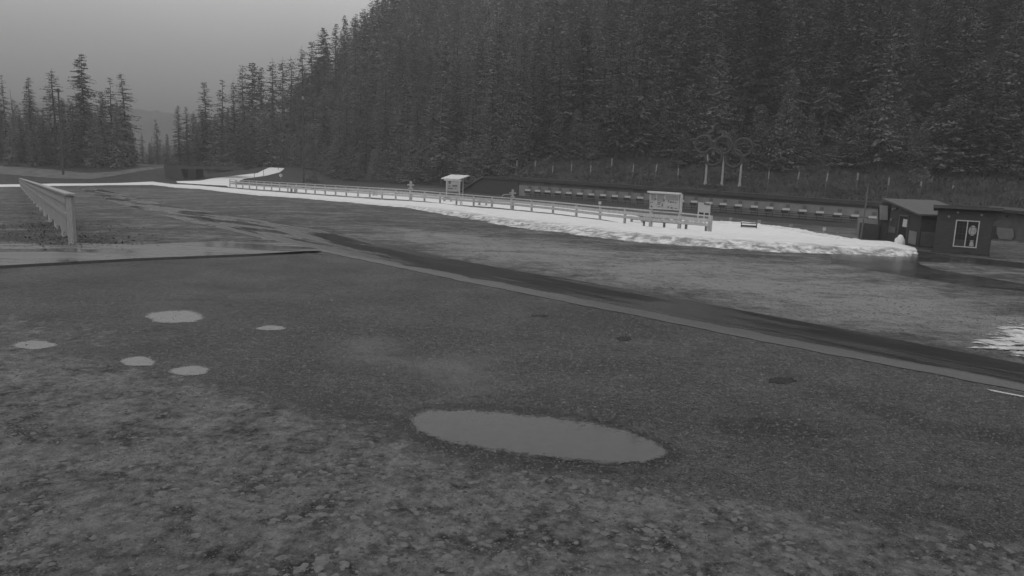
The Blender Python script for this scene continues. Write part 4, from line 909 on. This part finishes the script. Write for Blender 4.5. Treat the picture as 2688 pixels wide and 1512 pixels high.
def upole(px, pyb, pyt, lab, arm=True):
    b_ = hit(px, pyb); h_ = topz(b_, pyt); o = empty('utility_pole', b_, lab, 'pole', 'bare utility poles')
    MB().tube((0, 0, -.3), (0, 0, h_), .30*b_.y/200, .2*b_.y/200, 10).obj('pole', M['polewood'], o)
    MB().box((0, 0, h_-.5), (.5, .5, .8)).obj('lamp_head', M['concrete'] if arm else M['polewood'], o)
upole(166, 459, 232, 'tall thin dark pole in front of the trees at left', False); upole(797, 481, 252, 'tall thin dark pole standing at the foot of the hillside forest')
b_ = hit(737, 470); s_ = b_.y/F; o = empty('round_sign', b_, 'small round pale sign on a post beside the snow trail', 'sign')
MB().tube((0, 0, -.2), (0, 0, 9*s_), .06).obj('post', M['wood'], o); MB().tube((0, -.1, 9.5*s_), (0, .0, 9.5*s_), 4.2*s_, 4.2*s_, 20).obj('disc', M['white'], o)
for x, yb, yt in ((668, 470, 452), (692, 466, 444), (731, 447, 425)):
    b_ = hit(x, yb); o = empty('trail_stake', b_, {668: 'thin trail stake left on the snow trail', 692: 'thin trail stake in the middle of the snow trail', 731: 'thin trail stake at the top of the snow trail'}[x], 'stake', 'stakes beside the snow trail'); MB().tube((0, 0, -.2), (0, 0, topz(b_, yt)), .09, .06, 6).obj('pole', M['stake'], o)

# ------------------------------------------------------------------ conifers
def conifer(h, seed, base=.08, wid=.15, dens=1.0, sparse=.0, droop=.35, tri=.42, kind='spruce', power=.75):
    """returns (crown V,F) and (trunk V,F); local origin at the foot"""
    rs = np.random.default_rng(seed); Vs = []; mbk = MB(); r_b = h*.011+.05
    lean = rs.normal(0, .006, 2); segs = 6
    axis = lambda z: np.array([lean[0]*z+.15*math.sin(z*.3+seed)*z/h, lean[1]*z, z])
    for k in range(segs):
        z0, z1 = h*k/segs, h*(k+1)/segs
        mbk.tube(axis(z0)-np.array([0, 0, .5 if k == 0 else 0]), axis(z1), r_b*(1-.95*z0/h), r_b*(1-.95*z1/h), 7)
    z = h*base; gaps = rs.random(12)
    while z < h*.995:
        f = (z-h*base)/(h*(1-base)); prof = (1-f)**power*(1 if f > .12 else .75+2*f)
        Lm = h*wid*prof+.15; nb = max(3, int((5.5 if kind != 'young' else 7)*dens))
        gap = gaps[int(f*11.99)] < sparse
        for b in range(nb):
            if rs.random() < sparse*(1.6 if gap else .6): continue
            az = rs.random()*6.283; L_ = Lm*(.55+.6*rs.random()); el = -.05-droop*rs.random()+.55*f**2
            n = max(3, int(L_/(.34))); tt = (np.arange(n)+.7)/n
            dirh = np.array([math.cos(az), math.sin(az)])
            px = axis(z)[0]+dirh[0]*L_*tt; py = axis(z)[1]+dirh[1]*L_*tt
            pz = z+L_*(math.sin(el)*tt-droop*.35*tt**2+.14*tt**3)
            if L_ > h*.05 and rs.random() < .5: mbk.tube(axis(z), (px[-1], py[-1], pz[-1]), .035+.004*h*.3, .012, 3)
            # sprays either side of the limb
            for sgn in (-1, 1, 0):
                m_ = n; sp = tri*(.55+.9*rs.random(m_))*(1.1-.5*tt)*(1-.5*f)*(1.0 if kind != 'young' else .8)
                ang = az+sgn*(.9+.35*rs.random(m_)); dx = np.cos(ang); dy = np.sin(ang); dz = -.25-.45*rs.random(m_)+(.2 if sgn == 0 else 0)
                P = np.stack([px, py, pz], 1)+rs.normal(0, .07, (m_, 3)); D = np.stack([dx, dy, dz], 1)*sp[:, None]
                Wd = np.stack([-dy, dx, rs.normal(0, .5, m_)], 1)*(sp*.34)[:, None]
                Vs.append(np.concatenate([P-Wd*.7, P+Wd*.7, P+D*.6+Wd, P+D, P+D*.55-Wd], 1).reshape(-1, 3))
        z += (.36+.2*rs.random())*(1 if h > 12 else .6)*(1.5 if gap and sparse > .2 else 1)
    # leader tip
    V = np.concatenate(Vs); n = len(V)//5; b = np.arange(n)*5
    return V, np.stack([b, b+1, b+2, b+3, b+4], 1), mbk
TREES = []
def variant(name, mt, bk='bark', **kw):
    V, Fq, mbk = conifer(**kw); TREES.append((npmesh(name+'_crown', V, Fq, M[mt]), mbk.mesh(name+'_trunk', M[bk]), kw['h'], kw.get('kind', 'spruce')))
    return len(TREES)-1
V_D = [variant('dense', 'needle', h=26, seed=s, dens=1.25, wid=w_, base=.03, sparse=.12, droop=dr_, tri=.62, power=.6) for s, w_, dr_ in ((1, .20, .45), (2, .175, .6), (3, .22, .4), (4, .185, .5))]
V_S = [variant('ragged', 'needle', h=27, seed=s, dens=.95, wid=w_, base=.10, sparse=.33, droop=.45, tri=.55) for s, w_ in ((11, .165), (12, .14), (13, .175))]
V_T = [variant('slim', 'needle', h=28, seed=s, dens=1.05, wid=w_, base=.05, sparse=.18, droop=.5, power=.55, tri=.55) for s, w_ in ((21, .125), (22, .14), (23, .13))]
V_Y = [variant('young', 'needle2', h=9, seed=s, dens=1.3, wid=w_, base=.02, sparse=.05, droop=.15, tri=.45, kind='young', power=.7) for s, w_ in ((31, .30), (32, .26), (33, .34))]
V_X = [variant('snag', 'deadwood', 'deadwood', h=24, seed=s, dens=.35, wid=.05, base=.3, sparse=.6, droop=.3, tri=.25) for s in (41, 42)]
def tree(x, y, h, vi, label, cat='conifer', group=None, name='conifer', wide=1.0, rz=None, lean=0):
    cm_, tm_, h0, kd = TREES[vi]; k = h/h0
    o = empty(name, (x, y, tz(x, y)-.15), label, cat, group, rz=rz if rz is not None else random.random()*6.28); o.scale = (k*wide, k*wide, k)
    if lean: o.rotation_euler[1] = lean
    link('crown', cm_, o); link('trunk', tm_, o); return o
# left stand, tree by tree: (px, top row, distance, variant, width factor, label)
LS = [(22, 193, 225, V_S[1], .8, 'thin ragged conifer nearest the left edge'), (43, 232, 228, V_X[0], 1, 'bare dead snag near the left edge'), (88, 202, 212, V_T[0], 1.05, 'slender pointed conifer between the snag and the pole'),
      (150, 176, 210, V_S[0], 1.15, 'broad topped conifer behind the left pole'), (228, 138, 205, V_D[1], .95, 'tallest conifer of the left stand with tiered branches'), (295, 198, 214, V_S[2], .9, 'open crowned conifer right of the tallest one'),
      (334, 190, 205, V_T[1], 1.1, 'dense pointed conifer at the right end of the left stand'), (198, 262, 200, V_T[2], 1, 'short slim conifer left of the tallest one'), (272, 238, 222, V_D[0], .9, 'medium conifer tucked behind the tallest one'),
      (120, 285, 200, V_D[2], .8, 'short conifer left of the pole'), (60, 300, 204, V_D[3], .9, 'short broad conifer under the snag'), (5, 300, 205, V_D[0], .9, 'short conifer cut by the left edge'), (250, 300, 198, V_D[2], .8, 'low bushy conifer in front of the tallest one'),
      (310, 290, 198, V_D[3], .8, 'low bushy conifer at the right of the left stand'), (170, 310, 196, V_D[0], .8, 'low bushy conifer right of the left pole'), (30, 330, 196, V_D[1], .8, 'low conifer at the lower left of the stand'),
      (95, 330, 196, V_D[2], .8, 'low conifer below the slender pointed one'), (350, 345, 215, V_D[0], .7, 'small conifer at the edge of the valley gap'),
      (472, 276, 235, V_T[0], 1.0, 'left conifer of the pair in the valley gap'), (493, 278, 240, V_T[2], 1.0, 'right conifer of the pair in the valley gap'), (415, 312, 300, V_T[1], .9, 'misty small conifer in the middle of the valley gap'),
      (440, 350, 260, V_D[0], .7, 'low conifer left of the valley pair'), (545, 212, 238, V_T[1], 1.05, 'pointed conifer standing apart left of the hillside'), (583, 204, 244, V_S[2], .95, 'open tiered conifer second from the hillside edge'),
      (618, 207, 246, V_S[0], .8, 'flat topped conifer beside the hillside edge'), (520, 330, 232, V_D[3], .7, 'low conifer beside the bridge end'), (565, 300, 232, V_D[2], .8, 'low conifer above the bridge'), (600, 290, 234, V_D[1], .8, 'low conifer right above the bridge'),
      (640, 290, 238, V_D[0], .8, 'low conifer left of the snow trail top'), (395, 372, 290, V_D[2], .8, 'tiny misty conifer in the valley gap'), (375, 350, 310, V_D[3], .7, 'faint misty conifer at the left of the valley gap')]
for px, ty, Yd, vi, wdd, lab in LS:
    p = onY(px, 430, Yd); b_ = Vector((p.x, p.y, tz(p.x, p.y))); h_ = topz(b_, ty); tree(p.x, p.y, h_, vi, lab, group='conifers of the left stand' if px < 360 else 'conifers around the valley gap', wide=wdd*1.35)
# skyline trees of the hillside, placed by their tops
SK = [(640, 168, 262), (664, 163, 268), (688, 176, 272), (716, 144, 276), (742, 128, 274), (765, 140, 280), (797, 84, 282), (822, 105, 278), (850, 72, 286), (882, 62, 290), (905, 70, 285), (932, 40, 292), (955, 20, 290), (985, 2, 292)]
names_ = ['leftmost', 'second', 'third', 'fourth', 'fifth', 'sixth', 'seventh', 'eighth', 'ninth', 'tenth', 'eleventh', 'twelfth', 'thirteenth', 'fourteenth']
placed = []
for i, (px, ty, Yd) in enumerate(SK):
    Yd += 22; p = onY(px, 400, Yd); b_ = Vector((p.x, p.y, tz(p.x, p.y))); h_ = max(10, min(topz(b_, ty), 42))
    tree(p.x, p.y, h_, random.choice(V_T+V_S[:2]+V_D[:2]), names_[i]+' conifer from the left along the hillside skyline', group='skyline conifers of the hillside', wide=1.35); placed.append((p.x, p.y))
# hillside forest: individuals nearest the viewer, the rest one mass
cand = []; rs = np.random.default_rng(77)
XX = rs.uniform(-160, 175, 80000); YY = rs.uniform(45, 420, 80000); D = footdist(XX, YY)
S_ = (XX-WA[0])*WN[0]+(YY-WA[1])*WN[1]; T_ = (XX-WA[0])*WD[0]+(YY-WA[1])*WD[1]
front_d = np.where(T_ > -9, 11.5, 1.5)
ok = (D > front_d) & (D < 125); XX, YY, D, front_d = XX[ok], YY[ok], D[ok], front_d[ok]; ZZ = T(XX, YY); grid = {}
for x, y, z, d, fd in zip(XX, YY, ZZ, D, front_d):
    qx, qy = proj((x, y, z)); hx, hy = proj((x, y, z+22))
    if y < 20 or qx < 640 or qx > 2860 or hy > 520 or qy < -60: continue
    sp = 4.0 if d-fd < 8 else (6.6 if d < 60 else 7.4)
    gx, gy = int(x//8), int(y//8)
    near = [q for i_ in (-1, 0, 1) for j_ in (-1, 0, 1) for q in grid.get((gx+i_, gy+j_), ())]
    if all((x-a)**2+(y-b)**2 > sp*sp for a, b in near) and all((x-a)**2+(y-b)**2 > 25 for a, b in placed):
        cand.append((x, y, d-fd, qx, qy)); grid.setdefault((gx, gy), []).append((x, y))
cand.sort(key=lambda c: c[1]*.35+c[2])
def zone(qx):
    for a, b, s in ((640, 800, 'left of the tall pole'), (800, 950, 'right of the tall pole'), (950, 1120, 'left of the kiosk'), (1120, 1260, 'behind the kiosk'), (1260, 1400, 'above the dark wing bank'), (1400, 1560, 'above the left stakes'), (1560, 1700, 'above the middle stakes'), (1700, 1820, 'left of the rings'), (1820, 1980, 'behind the rings'),
                    (1980, 2120, 'right of the rings'), (2120, 2270, 'above the right end of the wall'), (2270, 2430, 'above the door shed'), (2430, 2600, 'above the window shed'), (2600, 2900, 'at the right edge')):
        if a <= qx < b: return s
    return 'at the edge'
NI = 290; mass = []
for i, (x, y, d, qx, qy) in enumerate(cand):
    rnd = rs.random()
    if d < 7 and rnd < .72:
        vi = random.choice(V_Y); h_ = rs.uniform(6, 14); rowname = 'young pale conifer in the front row'
    elif d < 12 and rnd < .35: vi = random.choice(V_Y); h_ = rs.uniform(10, 17); rowname = 'young pale conifer in the second row'
    elif d < 15: vi = random.choice(V_D+V_S+V_T[:1]); h_ = rs.uniform(19, 29); rowname = 'tall dark conifer near the forest edge'
    else: vi = random.choice(V_D+V_S+V_T); h_ = rs.uniform(17, 33); rowname = 'tall dark conifer '+('low' if d < 40 else 'high')+' on the forested hillside'
    if i < NI: tree(x, y, h_, vi, rowname+' '+zone(qx), group=rowname+'s '+zone(qx), wide=rs.uniform(.9, 1.55))
    else: mass.append((x, y, h_, vi, rs.uniform(1.0, 1.6)))
print('individual', min(NI, len(cand)), 'mass', len(mass))
# mass forest: thinned copies of the tree meshes merged into one mesh; plus the mist-dimmed wood beyond the gap
srcs = {}
for k in V_D+V_S+V_T+V_Y:
    cm_ = TREES[k][0]; co = np.empty(len(cm_.vertices)*3, np.float32); cm_.vertices.foreach_get('co', co); co = co.reshape(-1, 5, 3)
    keep = np.random.default_rng(k).random(len(co)) < .40
    c5 = co[keep]; ce = c5.mean(1, keepdims=True); srcs[k] = ce+(c5-ce)*1.5
def massmesh(name, lst, mt, label, seed=0):
    Vs = []; r2 = np.random.default_rng(seed)
    for x, y, h_, vi, wd_ in lst:
        if vi not in srcs: vi = V_D[0]
        s5 = srcs[vi]; k = h_/TREES[vi][2]; a = r2.random()*6.28; c_, s_ = math.cos(a), math.sin(a)
        P = s5*np.array([k*wd_, k*wd_, k], np.float32); Q = P.copy(); Q[..., 0] = P[..., 0]*c_-P[..., 1]*s_+x; Q[..., 1] = P[..., 0]*s_+P[..., 1]*c_+y; Q[..., 2] += tz(x, y)-.2
        Vs.append(Q.reshape(-1, 3))
    V = np.concatenate(Vs); n = len(V)//5; return link(name, npmesh(name, V, np.arange(n*5).reshape(n, 5), mt), kind='stuff', label=label)
if mass: massmesh('forest', mass, M['needle'], 'dense dark conifer forest filling the upper hillside')
vm = []
for _ in range(420):
    px = rs.uniform(-120, 700); Yd = rs.uniform(215, 380) if px < 350 else (rs.uniform(300, 520) if px < 510 else rs.uniform(240, 300)); p = onY(px, 430, Yd)
    vm.append((p.x, p.y, rs.uniform(11, 21) if px < 350 else (rs.uniform(5, 12) if px < 510 else rs.uniform(12, 22)), random.choice(V_D+V_T), rs.uniform(.9, 1.3)))
massmesh('far_forest', vm, M['needle'], 'misty conifer wood behind the left stand and down the valley', 3)
# shrubs on the bank
def shrub(px, py, wpx, hpx, lab, seed, mt='shrub'):
    b_ = hit(px, py); s_ = math.hypot(b_.x, b_.y)/F; rs_ = np.random.default_rng(seed); n = 1100; rx, rz_ = wpx*s_/2, hpx*s_
    a = rs_.random(n)*6.28; rr = rs_.random(n)**.5; zz = rs_.random(n); lim = np.sqrt(np.maximum(0, 1-zz**2))
    P = np.stack([np.cos(a)*rr*lim*rx, np.sin(a)*rr*lim*rx*.8, zz*rz_], 1)*(1+.32*rs_.normal(size=(n, 1)))*(1+.35*np.sin(a*3+seed))[:, None]
    sz = rs_.uniform(.12, .3, n)[:, None]; D1 = rs_.normal(size=(n, 3)); D1 /= np.linalg.norm(D1, axis=1, keepdims=True); D2 = np.cross(D1, rs_.normal(size=(n, 3))); D2 /= np.linalg.norm(D2, axis=1, keepdims=True)
    V = np.concatenate([P-D1*sz, P-D2*sz*.5, P+D1*sz, P+D2*sz*.5], 1).reshape(-1, 3)
    o = empty('shrub', b_, lab, 'shrub', 'low shrubs on the bank'); link('foliage', npmesh('foliage', V, np.arange(4*n).reshape(n, 4), M[mt]), o)
    mb = MB(); [mb.tube((0, 0, -.1), (rx*.6*math.cos(k*1.3), rx*.5*math.sin(k*1.3), rz_*.7), .04, .015, 5) for k in range(5)]; mb.obj('stem', M['bark'], o)
for i, (px, py, w_, h_, lab) in enumerate([(1330, 464, 48, 20, 'rounded pale shrub above the left end of the range wall'), (1374, 463, 20, 9, 'small pale shrub between the first two stakes'), (1425, 464, 16, 8, 'small pale shrub between the second and third stakes'), 
                                           (1600, 452, 22, 10, 'low shrub tuft above the middle of the range wall'), (1700, 470, 30, 8, 'low spreading shrub above the wall left of the rings'), (1385, 402, 46, 18, 'pale leaning shrub at the forest edge above the wing wall'),
                                           (1935, 470, 40, 14, 'grassy shrub around the right ring post'), (2420, 480, 40, 18, 'low shrub on the bank above the door shed'), (1060, 478, 40, 20, 'shrub at the foot of the forest left of the kiosk'), (820, 478, 46, 18, 'pale shrub right of the tall pole'), (1120, 470, 30, 22, 'shrub just left of the kiosk roof')]):
    shrub(px, py, w_, h_, lab, 200+i)

# ------------------------------------------------------------------ distant hill, loose stones, haze
hx = np.linspace(-960, 100, 160); pro = 70+10*np.sin(hx/150+1)+6*fbm(hx/50, hx*0)+4*fbm(hx/8, hx*0, 3); pro = pro*1.0
V = []; 
for q in range(6):
    f = q/5; V += [(x, 820+150*f, -35+(p_+35)*(1-(1-f)**2)) for x, p_ in zip(hx, pro)]
n = len(hx); Fq = [(q*n+i, q*n+i+1, (q+1)*n+i+1, (q+1)*n+i) for q in range(5) for i in range(n-1)]
link('hills', npmesh('hills', V, Fq, M['farwood'], True), kind='structure')
# stones in the gravel
n = 70000; rs = np.random.default_rng(9); px = rs.uniform(-80, 2760, n); py = 1560-(rs.random(n)**.7)*800
dz = np.array([ray(a, b) for a, b in zip(px, py)]); k = -CAMZ/dz[:, 2]; X = dz[:, 0]*k; Y = dz[:, 1]*k; okk = (Y > 3) & (Y < 30)
pr = (Y > 0)
inroad = inpoly(X, Y, W(LO_ROAD)+W(UP_ROAD)[::-1]); inp = inpoly(X, Y, W(OUT)); okk &= ~inroad & ~inp
X, Y = X[okk], Y[okk]; n = len(X); s_ = rs.uniform(.006, .025, n)*(1+(rs.random(n) > .99)*1.0)*np.clip(Y/14, .6, 1.3)
ico = np.array([(1, 0, 0), (-1, 0, 0), (0, 1, 0), (0, -1, 0), (0, 0, 1), (0, 0, -.3)]); fo_ = np.array([(0, 2, 4), (2, 1, 4), (1, 3, 4), (3, 0, 4)])
an = rs.random(n)*6.28; rot = np.stack([np.stack([np.cos(an), -np.sin(an), 0*an], 1), np.stack([np.sin(an), np.cos(an), 0*an], 1), np.stack([0*an, 0*an, 1+0*an], 1)], 1)
V = np.einsum('nij,kj->nki', rot, ico)*(s_[:, None, None]*rs.uniform(.6, 1.2, (n, 6, 3))*np.array([1.2, 1, .5]))+np.stack([X, Y, T(X, Y)], 1)[:, None]
link('gravel', npmesh('gravel', V.reshape(-1, 3), (fo_[None]+6*np.arange(n)[:, None, None]).reshape(-1, 3), M['pebble']), kind='stuff', label='loose pebbles scattered over the wet gravel lot')
# slush scraps lying on the turf and on the frosty field
def scraps(name, polys, n, smin, smax, mt, seed, label, yb=(560, 1560), hh=.14):
    rs = np.random.default_rng(seed); px = rs.uniform(-80, 2760, n); py = yb[0]+(yb[1]-yb[0])*rs.random(n)
    dz = np.array([ray(a, b) for a, b in zip(px, py)]); k = -CAMZ/dz[:, 2]; X = dz[:, 0]*k; Y = dz[:, 1]*k
    ok = np.zeros(n, bool)
    for P in polys: ok |= inpoly(X, Y, P)
    ok &= ~inroad_f(X, Y) & ~inpoly(X, Y, W(OUT)) & ((fbm(X*.9, Y*.9) > -.05) | (rs.random(n) < .12))
    X, Y = X[ok], Y[ok]; n = len(X); s_ = smin+(smax-smin)*rs.random(n)**3; m_ = 9
    a = np.arange(m_)/m_*6.283; rr = rs.uniform(.55, 1.2, (n, m_)); st = rs.uniform(.5, 1, n); ro = rs.random(n)*3.14
    lx = np.cos(a)*rr*s_[:, None]; ly = np.sin(a)*rr*(s_*st)[:, None]; gx = lx*np.cos(ro)[:, None]-ly*np.sin(ro)[:, None]+X[:, None]; gy = lx*np.sin(ro)[:, None]+ly*np.cos(ro)[:, None]+Y[:, None]
    Z = T(X, Y); rim = np.stack([gx, gy, np.repeat(Z[:, None], m_, 1)-.002], -1); mid = np.stack([(gx*.55+X[:, None]*.45), (gy*.55+Y[:, None]*.45), (Z+s_*hh)[:, None]+rs.normal(0, .1, (n, m_))*s_[:, None]*hh], -1)
    top = np.stack([X, Y, Z+s_*hh*1.15], -1)[:, None]; V = np.concatenate([rim, mid, top], 1); b = np.arange(n)[:, None]*(2*m_+1); i = np.arange(m_)[None]; j = (i+1) % m_
    t1 = np.stack([b+i, b+j, b+m_+j], -1); t2 = np.stack([b+i, b+m_+j, b+m_+i], -1); t3 = np.stack([b+m_+i, b+m_+j, b+2*m_+0*i], -1)
    return link(name, npmesh(name, V.reshape(-1, 3), np.concatenate([t1, t2, t3], 1).reshape(-1, 3), M[mt], True), kind='stuff', label=label)
RP = W(LO_ROAD)+W(UP_ROAD)[::-1]
inroad_f = lambda X, Y: inpoly(X, Y, RP)
scraps('slush', [TURF], 11000, .006, .085, 'slush', 301, 'thin grey slush scraps lying over the trodden turf', (880, 1560))
scraps('turf_clods', [TURF], 9000, .005, .045, 'clod', 302, 'dark soaked turf clods between the slush scraps', (880, 1560), .2)
scraps('frost', [FROST], 9000, .03, .16, 'slush', 303, 'frosty scraps lying on the grass field', (600, 930), .1)
# brush on the bank behind the wall: low dry grass and weeds
def brush():
    rs = np.random.default_rng(55); n = 60000; t = rs.uniform(-12, 112, n); s_ = rs.uniform(3.2, 24, n); X = WA[0]+WD[0]*t+WN[0]*s_; Y = WA[1]+WD[1]*t+WN[1]*s_
    k = fbm(X/3.5, Y/3.5)+.25*rs.normal(size=n) > .02; X, Y = X[k], Y[k]; n = len(X); Z = T(X, Y); a = rs.random(n)*6.28; hgt = rs.uniform(.15, .75, n); wd = rs.uniform(.06, .2, n)
    b = np.stack([X, Y, Z-.05], -1); w_ = np.stack([np.cos(a), np.sin(a), 0*a], -1)*wd[:, None]; tip = b+np.stack([rs.normal(0, .2, n), rs.normal(0, .2, n), hgt], -1)
    V = np.stack([b-w_, b+w_, tip], 1).reshape(-1, 3); link('bank_brush', npmesh('bank_brush', V, np.arange(3*n).reshape(n, 3), M['brush']), kind='stuff', label='rough dry grass and brush covering the bank behind the range wall')
brush()
def tufts():
    rs = np.random.default_rng(56); n = 34000; px = rs.uniform(-60, 2760, n); py = rs.uniform(500, 930, n); dz = np.array([ray(a, b) for a, b in zip(px[:1], py[:1])])
    D = fw[None]+((px-CX)/F)[:, None]*rt[None]-((py-CY)/F)[:, None]*up[None]; k = -CAMZ/D[:, 2]; X = D[:, 0]*k; Y = D[:, 1]*k
    ok = (inpoly(X, Y, FIELD_FAR) | inpoly(X, Y, FIELD_NEAR)) & (Y < 75) & ~inroad_f(X, Y) & ~inpoly(X, Y, W(TRACK_LO+TRACK_HI[::-1])) & ~inpoly(X, Y, WETR) & ~inpoly(X, Y, SNOWPATCH)
    ok &= (fbm(X/2.5, Y/2.5)+.3*rs.normal(size=n) > -.05); X, Y = X[ok], Y[ok]; n = len(X); Z = T(X, Y); a = rs.random(n)*6.28; hgt = rs.uniform(.01, .04, n); wd = rs.uniform(.02, .09, n)*np.clip(Y/30, .6, 1.5)
    b = np.stack([X, Y, Z-.01], -1); w_ = np.stack([np.cos(a), np.sin(a), 0*a], -1)*wd[:, None]; tip = b+np.stack([rs.normal(0, .06, n), rs.normal(0, .06, n), hgt], -1)
    V = np.stack([b-w_, b+w_, tip], 1).reshape(-1, 3); link('grass', npmesh('grass', V, np.arange(3*n).reshape(n, 3), M['tuft']), kind='stuff', label='short flattened grass tufts with frost on the field')
tufts()
# haze
hz = bpy.data.materials.new('haze'); hz.use_nodes = True; hn = hz.node_tree; hn.nodes.clear()
ho = hn.nodes.new('ShaderNodeOutputMaterial'); hv_ = hn.nodes.new('ShaderNodeVolumePrincipled')
hv_.inputs['Color'].default_value = (.75, .75, .75, 1); hv_.inputs['Density'].default_value = .0008; hv_.inputs['Anisotropy'].default_value = .1
hn.links.new(hv_.outputs[0], ho.inputs['Volume'])
MB().box((0, 0, 50), (2010, 2010, 190)).obj('haze', hz, kind='stuff')
